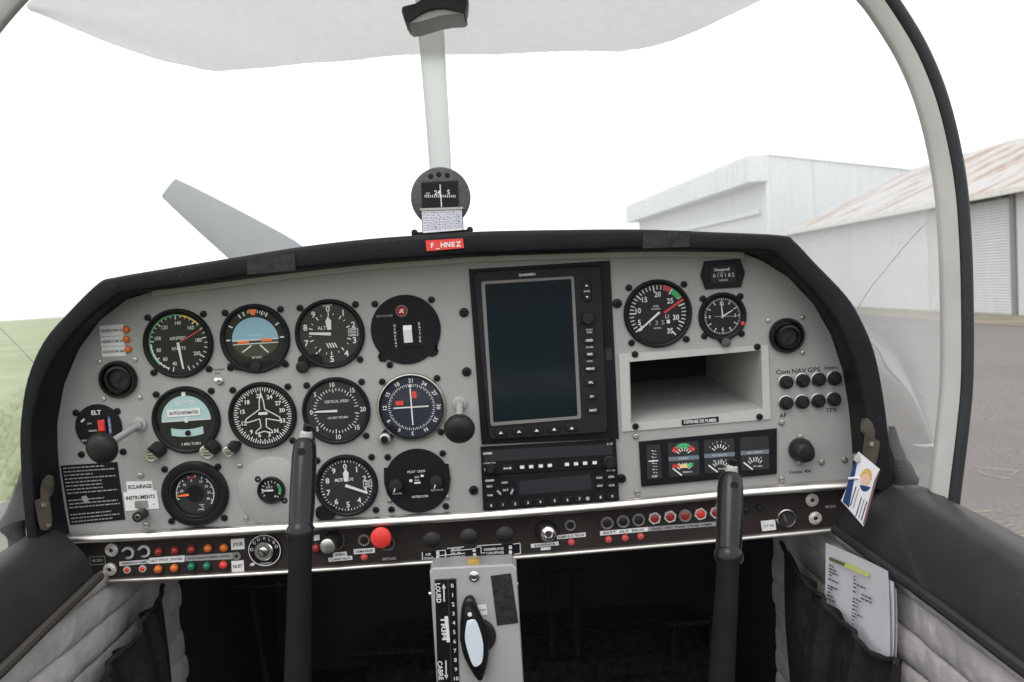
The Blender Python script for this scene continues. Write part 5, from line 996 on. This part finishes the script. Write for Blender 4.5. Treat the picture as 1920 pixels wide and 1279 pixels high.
t = sthing('chrome_lever_knob', 'shiny chrome round knob on a black base below the transponder', 'knob', 1023, 994); MB().lathe([(21, 0), (20, 8), (14, 18), (12, 22)], 28).build('base', 'knob', t, K); MB().lathe([(14, 20), (15, 24), (12, 29), (8, 31), (6, 28), (0, 28)], 28).build('cap', 'chrome', t, K, loc=(4*K, 1*K, 0))
slabel([(995, 1020), (1047, 1015), (1048, 1022), (996, 1027)], 'ESSENCE', 4.4, width=40); slabel([(1014, 1027), (1032, 1025), (1033, 1030), (1014, 1032)])
breaker(1069, 984, 11, 'dark button right of the chrome knob', 'steel', 'knob'); slabel([(1044, 1004), (1098, 998), (1098, 1006), (1044, 1011)], 'POMPE ELECTRIQUE', 4.6, width=50)
hx = [(1138, 980, 'steel', 'knob', 'olive-black button above the first red reset'), (1168, 977, 'steel', 'knob', 'olive-black button above the second red reset'), (1197, 974, 'steel', 'knob', 'olive-black button above the third red reset'), (1227, 971, 'chrome', 'redlens', 'dark red button in the brightest hexagon nut'), (1256, 968, 'chrome', 'redlens', 'dark red button fifth along the nut row'), (1284, 966, 'steel', 'redlens', 'dark red button left of the bright red one'), (1313, 963, 'chrome', 'brightred', 'bright red button in a hexagon nut'), (1342, 960, 'chrome', 'redlens', 'nut button half hidden by the right stick')]
for x, y, rg, cp_, lab in hx: breaker(x, y, 12.5, lab, rg, cp_, 6 if rg == 'chrome' else 24)
slabel([(1125, 996), (1215, 988), (1215, 996), (1125, 1004)], 'BATT  ALT  FEUX', 4.6, width=80); slabel([(1215, 988), (1342, 978), (1342, 986), (1215, 996)], 'RADIO  VENT  PHARE  STROBE  POMPE', 4.4, 'dimwhite', width=116)
for x, y in ((1398, 956), (1424, 952)): rbut(x, y, 7.5, 'knob', 'gps')
t = sthing('lighter_socket', 'round brass-rimmed lighter socket at the right of the switch panel', 'socket', 1473, 970); MB().lathe([(19, 0), (19.5, 4), (18, 7), (16, 7.5), (15, 5), (14.5, 1)], 36).build('rim', 'chrome', t, K); MB().lathe([(15, 0.8), (14, 1.2), (0, 1.4)], 28).build('bore', 'dark', t, K); MB().rbox(-3, 0, 5, 16, 1.5, 5, 2, rot=20).build('contact', 'brass', t, K)
slabel([(1426, 977), (1453, 974), (1455, 993), (1429, 996)], '12 V  6A', 5, width=20); slabel([(1541, 943), (1572, 941), (1573, 956), (1542, 958)], 'MICRO', 5, 'strip', 'dimwhite', width=20)

# ================================================================== control sticks
def stick(label, top, gtop, gbot, foot, D0, D1, wt, wb, group):
    # top/gtop/gbot/foot: (x, y) centre pixels; D0/D1 depth at grip top and foot
    ps = at(*foot, D1); t = world_thing('control_stick', label, 'control stick', ps, group); k0 = D0/FPX
    A, B, C = at(*gtop, D0), at(*gbot, D0+(D1-D0)*0.35), at(*foot, D1)
    path = [A + (B-A)*f_ for f_ in (0, 0.03, 0.08, 0.2, 0.45, 0.7, 0.9, 0.97, 1.0)]
    rr = [x*k0 for x in (wt*0.28, wt*0.38, wt*0.42, wt*0.455, wt*0.465, wt*0.46, wt*0.44, wt*0.43, wt*0.43)]
    wbuild(MB().tube(path, rr, 24), 'grip', 'gripgloss', t, ps, ang=60)
    for f_ in (0.35, 0.55, 0.75):
        c_ = A+(B-A)*f_ - _f*(wt*0.53*k0); 
    col_ = MB().tube([B-(B-A).normalized()*0.006, B-(B-A).normalized()*0.003, B+(B-A).normalized()*0.004, B+(B-A).normalized()*0.008], [wt*0.43*k0, wt*0.50*k0, wt*0.50*k0, wt*0.42*k0], 24); wbuild(col_, 'collar', 'gripgloss', t, ps)
    wbuild(MB().tube([B, B.lerp(C, 0.3), B.lerp(C, 0.65), C, C+(C-B)*0.6], [x*k0 for x in (wb*0.40, wb*0.41, wb*0.425, wb*0.44, wb*0.46)], 24), 'sleeve', 'rubber', t, ps)
    T = at(*top, D0-0.002); wbuild(MB().tube([A-Vector((0, 0, .004)), A.lerp(T, 0.5), A.lerp(T, 0.62)], [0.0070, 0.0058, 0.0035], 12), 'switch_boot', 'framewhite', t, ps); wbuild(MB().tube([A.lerp(T, 0.5), T], [0.0038, 0.0042], 10), 'switch_lever', 'gripgloss', t, ps)
    hole = A+(B-A)*0.12-_f*(wt*0.50*k0); wbuild(MB().tube([hole+_f*0.004, hole-_f*0.0012], [0.0036, 0.0036], 12), 'screw', 'screwblack', t, ps)
    return t
stick('left control stick with glossy black grip and small pale switch on top', (577, 797), (572, 824), (564, 996), (558, 1290), 0.80, 0.70, 50, 50, 'control sticks')
stick('right control stick with glossy black grip standing before the fuel gauges', (1375, 862), (1370, 888), (1366, 1042), (1352, 1290), 0.82, 0.72, 52, 49, 'control sticks')

# ================================================================== centre pedestal with trim scale
DPd = 1.0
pp = at(888, 1180, DPd); ped = world_thing('pedestal', 'grey centre pedestal with trim scale and black pointer handle', 'pedestal', pp)
PX = Vector((1, 0, 0)); PY = Vector((0, -math.sin(R(3)), math.cos(R(3)))); PZ = PX.cross(PY); kp = DPd/FPX
MPd = Matrix(((PX.x, PY.x, PZ.x, pp.x), (PX.y, PY.y, PZ.y, pp.y), (PX.z, PY.z, PZ.z, pp.z), (0, 0, 0, 1))); ped.matrix_world = MPd
def Q(x, y, w=0.0):
    r = ray(x, y); o_ = pp + PZ*(w*kp); v = CAM + r*((o_-CAM).dot(PZ)/r.dot(PZ)) - pp; return v.dot(PX)/kp, v.dot(PY)/kp
fr = [Q(805, 1066), Q(968, 1058), Q(983, 1300), Q(820, 1300)]; lowx = [(fr[3][0]+6, fr[3][1]-120), (fr[2][0]+0, fr[2][1]-120)]
outl_ = [(fr[0][0]+6, fr[0][1]), (fr[1][0]-8, fr[1][1]), (fr[1][0], fr[1][1]-8), fr[2], lowx[1], lowx[0], fr[3], (fr[0][0], fr[0][1]-7)]
MB().poly(outl_, -190, 0, 2.5).build('housing', 'pedestal', ped, kp, ang=30)
q = [Q(815, 1087, 2), Q(855, 1085, 2), Q(862, 1310, 2), Q(822, 1310, 2)]; sc_ = MB().poly(q, 0.2, 2.0).build('trim_scale', 'black', ped, kp, smooth=False); mb = MB(); mb.line(*Q(815, 1087, 2), *Q(855, 1085, 2), 2, 2.5); mb.build('scale_edge', 'steel', sc_, kp, smooth=False, fix=False)
mb = MB()
for i in range(11): mb.text(str(i), *Q(848+i*0.75, 1098+i*17.4, 2), 2.6, 7.5, rot=0, bold=.02)
mb.text('LOURD', *Q(822, 1112, 2), 2.6, 8.5, rot=-90, width=38, bold=.03); mb.text('TRIM', *Q(832, 1178, 2), 2.6, 8.5, rot=-90, width=46, bold=.03); mb.text('CABRE', *Q(826, 1257, 2), 2.6, 8.5, rot=-90, width=38, bold=.03)
for a, b in (((832, 1097), (833, 1128)), ((836, 1238), (837, 1272))): mb.line(*Q(*a, 2), *Q(*b, 2), 2.4, 2.6)
x, y = Q(832, 1098, 2); mb.flat([(x, y+4), (x-4, y-5), (x+4, y-5)], 2.6); x, y = Q(837, 1270, 2); mb.flat([(x, y-4), (x-4, y+5), (x+4, y+5)], 2.6); mb.build('scale_marks', 'white', sc_, kp, smooth=False, fix=False)
a = Q(839, 1180, 3); MB().rbox(*a, 6, 50, 2, 4.5, .8).build('trim_pointer', 'tag', sc_, kp); MB().line(*Q(840, 1087, 2.2), *Q(848, 1310, 2.2), 2.5, 2.5).build('scale_slot', 'dark', sc_, kp, smooth=False, fix=False)
bx_, by_ = Q(889, 1081, 1); MB().lathe([(10, 0), (10, 2.5), (8, 4), (6.5, 4), (6, 2.6), (4, 3.4), (0, 3.4)], 28, bx_, by_).build('screw', 'chrome', ped, kp)
MB().poly([Q(920, 1080, 1), Q(958, 1075, 1), Q(972, 1168, 1), Q(932, 1173, 1)], .2, 1.4).build('black_tape', 'tape', ped, kp, smooth=False)
q = [Q(893, 1135, 1), Q(912, 1134, 1), Q(914, 1153, 1), Q(895, 1154, 1)]; pl = MB().poly(q, .2, 1).build('paper_label', 'tag', ped, kp, smooth=False); MB().text('OUVERT', sum(p[0] for p in q)/4+1, sum(p[1] for p in q)/4, 1.3, 4, width=14).build('caption', 'ink', pl, kp, smooth=False, fix=False)
for x, y in ((806, 1119), (969, 1101)): p = Q(x, y); MB().tube([(p[0]-3, p[1], -14), (p[0]+3, p[1], -14)], 4, 10).build('side_screw', 'steel', ped, kp)
p = Q(888, 1057, -8); MB().rbox(p[0], p[1], 22, 16, -18, -8, 2).build('mounting_tab', 'foam', ped, kp)
# fuel selector handle
t = thing('fuel_selector', 'black boat-shaped selector handle with pale insert on the pedestal', 'handle', MPd.copy()); c_ = Q(897, 1195, 4)
MB().lathe([(34, 0.2), (34, 6), (30, 10), (0, 10)], 36, c_[0]-1, c_[1]+2).build('escutcheon', 'knob', t, kp)
w = 24; ol = [(872, 1126), (878, 1123), (886, 1124), (892, 1134), (899, 1152), (908, 1172), (915, 1195), (917, 1220), (914, 1246), (908, 1268), (902, 1279), (893, 1275), (880, 1255), (870, 1234), (864, 1210), (862, 1180), (864, 1152), (867, 1136)]
q = [Q(*p, w) for p in spline(ol+[ol[0]], 3)[:-1]]; MB().poly(q, 8, w, 4).build('lever', 'gripgloss', t, kp, ang=50)
ins = [(876, 1164), (891, 1162), (900, 1182), (906, 1208), (905, 1236), (899, 1247), (888, 1249), (879, 1228), (872, 1200), (873, 1178)]; MB().poly([Q(*p, w) for p in spline(ins+[ins[0]], 3)[:-1]], w-.5, w+0.8, .5).build('insert', 'mirrorpale', t, kp, ang=40)
MB().lathe([(4, w), (4, w+1.5), (0, w+2)], 14, *Q(881, 1152, w)).build('pin', 'tag', t, kp); p = Q(880, 1130, w); MB().rbox(p[0]-1, p[1]-2, 22, 7, w, w+2, 2).build('clip', 'gps', t, kp)

# ================================================================== rudder pedals and footwell bars
def bar(label, p0, p1, d, r, m='gps'):
    a, b = at(*p0, d), at(*p1, d); pos_ = (a+b)/2; t = world_thing('rudder_pedal', label, 'pedal', pos_, 'rudder pedals')
    wbuild(MB().tube([a, a.lerp(b, .5), b], r, 12, flat=0.8), 'pedal_bar', m, t, pos_); 
    for f_ in (0.2, 0.8): c_ = a.lerp(b, f_); wbuild(MB().tube([c_, c_+Vector((0, 0.06, -0.02)), Vector((c_.x, c_.y+0.12, ZF+0.02))], 0.007, 8), 'arm', 'dark', t, pos_)
    if r > 0.006:
        mb = MB()
        for i in range(12): c_ = a.lerp(b, (i+.5)/12); mb.tube([c_-_f*r*0.9-Vector((0, 0, r*.6)), c_-_f*r*0.98+Vector((0, 0, r*.5))], 0.0012, 5)
        wbuild(mb, 'tread', 'rubber', t, pos_)
bar('rudder pedal bar left of the pedestal, lower one', (656, 1227), (795, 1220), 1.45, 0.0075)
bar('thin dark bar high in the left footwell beside the stick', (425, 1104), (542, 1099), 1.45, 0.004)
bar('rudder pedal bar passing behind the right stick', (1254, 1174), (1378, 1163), 1.45, 0.0065)
bar('thin dark bar high in the footwell right of the pedestal', (1014, 1072), (1097, 1067), 1.45, 0.004)
# heel step in the footwell
o = MB().box(-0.30, 0.34, 1.50, 1.74, ZF, ZF+0.10).build('heel_step', 'carpet', smooth=False); tag(o, 'black carpeted step low in the footwell', 'step')

# ================================================================== compass on the coaming
DC = 0.985
cpos = at(826, 436, DC); cm = world_thing('compass', 'round magnetic compass with white correction card on the coaming', 'compass', cpos); kc = DC/FPX
MC = MP.copy(); MC.translation = at(826, 370, DC); cm.matrix_world = MC
def C_(x, y, w=0.0):
    r = ray(x, y); o_ = MC.translation + PW*(w*kc); v = CAM + r*((o_-CAM).dot(PW)/r.dot(PW)) - MC.translation; return v.dot(PU)/kc, v.dot(PV)/kc
MB().lathe([(0, -75), (30, -72), (46, -55), (52, -30), (56, -10), (56, -2), (54.5, 1), (52, 2), (0, 2)], 56).build('body', 'greyvinyl', cm, kc)
wq = [C_(791, 344, 3), C_(857, 340, 3), C_(859, 388, 3), C_(793, 391, 3)]; fq = [(x*1.06, y*1.06+.5) for x, y in wq]; MB().poly(fq, 1.8, 3.6, .6).build('window_frame', 'seal', cm, kc, ang=30); cw = MB().poly(wq, 3, 4.0).build('window', 'dial', cm, kc, smooth=False)
mb = MB(); mb.text('24', *C_(820, 361, 4), 4.3, 8, bold=.02); mb.text('S', *C_(841, 360, 4), 4.3, 8, bold=.02); mb.text('27', *C_(802, 364, 4), 4.3, 5)
for i in range(17): x, y = C_(797+i*3.5, 368, 4); mb.line(x, y-2.4, x, y+2.4, 1.3, 4.3)
mb.line(*C_(825, 346, 4), *C_(828, 388, 4), 1.8, 4.5); mb.build('card_marks', 'white', cw, kc, smooth=False, fix=False)
mb = MB()
for a in (-20, 0, 20): mb.lathe([(5, 2), (4, 3), (0, 3.2)], 12, 45*math.sin(R(a)), 40*math.cos(R(a))+2)
mb.build('adjuster_screws', 'black', cm, kc)
cq = [C_(790, 391, 8), C_(866, 389, 8), C_(868, 431, 8), C_(793, 437, 8)]; ch = MB().poly([(x*1.03, y*1.02) for x, y in cq], 2, 7).build('card_holder', 'black', cm, kc, smooth=False); cd = MB().poly(cq, 7, 8).build('correction_card', 'paper', cm, kc, smooth=False); MB().poly([C_(787, 391, 9), C_(868, 388, 9), C_(868, 392, 9), C_(788, 395, 9)], 6, 10).build('card_clip', 'framewhite', cm, kc, smooth=False)
mb = MB(); P4 = [Vector(p) for p in cq]; bi = lambda u, v: (P4[0]*(1-u)+P4[1]*u)*(1-v)+(P4[3]*(1-u)+P4[2]*u)*v
for i in range(5): mb.line(*bi(0, .1+i*.2), *bi(1, .1+i*.2), .7, 8.3)
for i in range(8): mb.line(*bi(i/7, .1), *bi(i/7, .9), .7, 8.3)
random.seed(5)
for r_ in range(4):
    for c2 in range(7): mb.text(random.choice(('030', '060', '120', '150', '210', 'N', 'E', 'S', 'W', '300')), *bi((c2+.5)/7, .2+r_*.2), 8.3, 4.2, width=7)
mb.build('card_print', 'navy', cd, kc, smooth=False, fix=False)
MB().poly([C_(772, 436, 0), C_(884, 430, 0), C_(886, 442, 0), C_(772, 448, 0)], -30, 4, 1).build('base_plate', 'black', cm, kc, ang=30)
for x, y in ((777, 436), (881, 431)): MB().lathe([(6, -4), (6, 4), (4, 6), (0, 6.4)], 14, *C_(x, y, 4)).build('mounting_screw', 'screwblack', cm, kc)

# ================================================================== catches, card, papers, bolsters
def catch(label, outline, d, yaw, screws_, group):
    ps = at(*outline[0], d); t = world_thing('door_catch', label, 'catch', ps, group); a = [at(x, y, d+(x-outline[0][0])*yaw) for x, y in outline]; n = len(a); th = Vector((0.6, 0.0, 0)).normalized()*0.0
    b = [p+_f*0.0035 for p in a]; mb = MB(); mb.add(a+b, [tuple(range(n)), tuple(range(n, 2*n))[::-1]]+[(i, (i+1) % n, n+(i+1) % n, n+i) for i in range(n)]); wbuild(mb, 'hook_plate', 'brass', t, ps, smooth=False)
    for x, y in screws_: p = at(x, y, d+(x-outline[0][0])*yaw); wbuild(MB().tube([p+_f*0.002, p-_f*0.002], [0.0032, 0.0026], 10), 'rivet', 'steel', t, ps)
catch('tarnished metal catch on the left inner edge of the coaming', [(76, 912), (80, 900), (88, 891), (96, 893), (99, 905), (97, 925), (90, 935), (95, 975), (93, 988), (86, 995), (76, 993), (71, 975), (65, 942), (66, 938), (76, 935)], 0.945, 0.0008, [(80, 946), (90, 984)], 'metal catches')
catch('bronze metal catch on the right inner edge of the coaming', [(1616, 795), (1619, 785), (1628, 785), (1637, 795), (1641, 808), (1641, 823), (1650, 828), (1647, 850), (1642, 872), (1621, 862), (1620, 845), (1624, 815), (1616, 808)], 0.955, -0.0008, [(1635, 832)], 'metal catches')
p = at(106, 972, 0.955); MBs = MB().tube([p+_f*.004, p-_f*.002], [.0045, .004], 12); wbuild(MBs, 'screw', 'steel', gs, None) if False else None
# laminated card hanging beside the right catch
ct = [(1610, 847), (1648, 879), (1619, 985), (1590, 953), (1579, 934)]; dd = lambda x: 0.93-(x-1579)*0.0007
ps = at(1610, 847, dd(1610)); t = world_thing('laminated_card', 'laminated card with gold and blue emblem hanging by the right catch', 'card', ps)
def cardpoly(pts, lift, name, m, par=None, th=0.0006):
    a = [at(x, y, dd(x)-lift) for x, y in pts]; n = len(a); b = [p_+_f*th for p_ in a]; mb = MB(); mb.add(a+b, [tuple(range(n)), tuple(range(n, 2*n))[::-1]]+[(i, (i+1) % n, n+(i+1) % n, n+i) for i in range(n)]); return wbuild(mb, name, m, par or t, ps, smooth=False)
cardpoly([(1610, 847), (1650, 880), (1645, 895), (1619, 987), (1590, 953), (1578, 940), (1592, 905)], 0, 'card', 'paper', th=.0016)
cardpoly([(1603, 866), (1607, 868), (1592, 952), (1580, 941), (1590, 905)], .0006, 'blue_border', 'navy'); cardpoly([(1648, 884), (1650, 881), (1645, 897), (1621, 985), (1618, 983), (1640, 900)], .0006, 'rose_border', 'rose')
el = lambda cx_, cy_, a_, b_, lo, hi, rt=15: [(cx_+a_*math.cos(R(q_))*math.cos(R(rt))-b_*math.sin(R(q_))*math.sin(R(rt)), cy_+a_*math.cos(R(q_))*math.sin(R(rt))+b_*math.sin(R(q_))*math.cos(R(rt))) for q_ in range(lo, hi+1, 15)]
cardpoly(el(1623, 898, 11, 20, 180, 360), .0008, 'emblem_top', 'gold'); cardpoly(el(1622, 900, 9, 11, 0, 360), .0011, 'emblem_centre', 'peach'); cardpoly(el(1624, 905, 11, 17, 20, 160), .0008, 'emblem_base', 'navy')
for i in range(5):
    x0, y0 = 1605+i*5, 912+i*4+ (0 if i < 2 else 12); cardpoly([(x0, y0), (x0+1.1, y0+.6), (x0-9.9, y0+36.6), (x0-11, y0+36)], .0008, 'text_line', 'dimwhite' if i % 2 else 'ink')
p = at(1607, 858, dd(1607)-.002); wbuild(MB().tube([p+_f*.004, p-_f*.003], [.0045, .0045], 12), 'eyelet', 'steel', t, ps); p = at(1594, 897, dd(1594)-.002); wbuild(MB().tube([at(1592, 897, dd(1592)-.001), at(1610, 896, dd(1610)-.001)], .0016, 6), 'tie', 'paper', t, ps)
# papers in the right pocket
def sheetpaper(t, ps, pts, X, name, m, th=0.0005):
    a = [onX(x, y, X) for x, y in pts]; cv = 0.0022 if name.endswith('sheet') else 0.0; rows = []
    for i in range(9):                                     # a little curl across the sheet
        u = i/8; rows.append([(a[0].lerp(a[1], u)).lerp(a[3].lerp(a[2], u), v/8)+Vector((cv*(math.sin(math.pi*u)-1.2*max(0, u-0.8))+cv*0.8*math.sin(math.pi*v/8), 0, 0)) for v in range(9)])
    return wbuild(MB().grid(rows), name, m, t, ps, ang=80)
XPp = XRW-0.017; ps = onX(1600, 1140, XPp); t = world_thing('checklist', 'white printed checklist with yellow highlighted heading in the right pocket', 'papers', ps)
sheetpaper(t, ps, [(1548, 1018), (1666, 1071), (1668, 1290), (1540, 1200)], XPp, 'front_sheet', 'paper'); sheetpaper(t, ps, [(1556, 1030), (1677, 1092), (1672, 1290), (1560, 1230)], XPp+.003, 'sheet', 'paper'); sheetpaper(t, ps, [(1600, 1062), (1682, 1105), (1678, 1290), (1600, 1240)], XPp+.006, 'sheet', 'paper')
sheetpaper(t, ps, [(1584, 1054), (1630, 1075), (1628, 1082), (1582, 1062)], XPp-.0008, 'highlight', 'highlighter'); sheetpaper(t, ps, [(1555, 1044), (1584, 1056), (1583, 1062), (1554, 1050)], XPp-.001, 'heading', mat('heading_ink', (.16, .17, .05), .7))
mb = MB(); random.seed(11)
def ptxt(x, y, w):
    u = 0
    while u < w:
        e = min(w, u+random.uniform(3, 7)); a = [onX(x+u, y+u*.47, XPp-.0009), onX(x+e, y+e*.47, XPp-.0009), onX(x+e, y+e*.47+2.6, XPp-.0009), onX(x+u, y+u*.47+2.6, XPp-.0009)]; mb.add(a, [(0, 1, 2, 3)]); u = e+1.4
for (x, y, w) in ((1554, 1058, 9), (1554, 1064, 14), (1554, 1070, 16), (1554, 1076, 6), (1553, 1084, 20), (1552, 1096, 18), (1552, 1101, 9), (1552, 1108, 4), (1551, 1114, 10), (1551, 1121, 14), (1600, 1079, 5), (1600, 1085, 6), (1600, 1092, 22), (1600, 1099, 7), (1599, 1107, 6), (1615, 1113, 20), (1614, 1120, 20), (1599, 1120, 17), (1598, 1126, 10), (1598, 1133, 10), (1597, 1140, 10), (1597, 1147, 20), (1597, 1153, 9), (1597, 1160, 5), (1597, 1168, 3)): ptxt(x, y, w)
wbuild(mb, 'printed_text', 'ink', t, ps, smooth=False, fix=False)
# soft vinyl bolsters and white sill lips outside the coaming ends
def bolster(label, pts, d, m='greyvinyl'):
    ps = at(*pts[0][:2], d); rows = []
    for (x, y, r) in spline([tuple(p) for p in pts], 5):
        c_ = at(x, y, d); rows.append([c_+CR*(r*d/FPX*math.cos(2*math.pi*k/14))+_f*(0.8*r*d/FPX*math.sin(2*math.pi*k/14)) + CU*(0.0015*math.sin(k*2+y*0.21)) for k in range(14)])
    mb = MB().grid(rows, close=True); n = len(rows); mb.f += [tuple(range(14))[::-1], tuple(range((n-1)*14, n*14))]; o_ = wbuild(mb, 'bolster', m, None, None, ang=70); tag(o_, label, 'bolster')
bolster('wrinkled grey vinyl bolster outside the left end of the coaming', [(50, 868, 6), (44, 905, 12), (34, 950, 18), (26, 975, 23), (24, 992, 22), (32, 1010, 17), (36, 1030, 19), (36, 1050, 22)], 1.0)
bolster('wrinkled grey vinyl bolster outside the right end of the coaming', [(1672, 800, 6), (1678, 835, 11), (1684, 858, 16), (1692, 882, 22), (1698, 900, 24), (1694, 915, 20), (1690, 924, 12)], 1.0)
def lip(label, pts, d, th=0.015, m='framewhite'):
    ps = at(*pts[0], d); a = [at(x, y, d) for x, y in pts]; n = len(a); b = [p_+Vector((0, th, 0)) for p_ in a]; mb = MB(); mb.add(a+b, [tuple(range(n)), tuple(range(n, 2*n))[::-1]]+[(i, (i+1) % n, n+(i+1) % n, n+i) for i in range(n)]); o_ = wbuild(mb, 'windscreen_sill', m, None, None, smooth=False); tag(o_, label, 'sill')
lip('off-white windscreen sill between the right bolster and the bow', [(1660, 805), (1683, 818), (1700, 827), (1718, 836), (1732, 838), (1760, 836), (1760, 960), (1660, 960)], 1.06)
lip('off-white windscreen sill at the left edge below the meadow', [(-90, 955), (-30, 950), (0, 944), (16, 937), (24, 932), (50, 905), (60, 1060), (-90, 1060)], 1.06)
o_ = slab([(1700, 921), (1765, 928), (1770, 944), (1752, 949), (1715, 943)], 0.93, 0.98, 'sill_end_trim', 'vinyl', None, None); tag(o_, 'grey vinyl sill end at the foot of the canopy bow', 'trim')
o_ = slab([(1728, 944), (1765, 943), (1766, 962), (1750, 957)], 0.915, 0.935, 'foam_scrap', 'foam', None, None); tag(o_, 'scrap of yellow foam at the foot of the bow', 'foam')
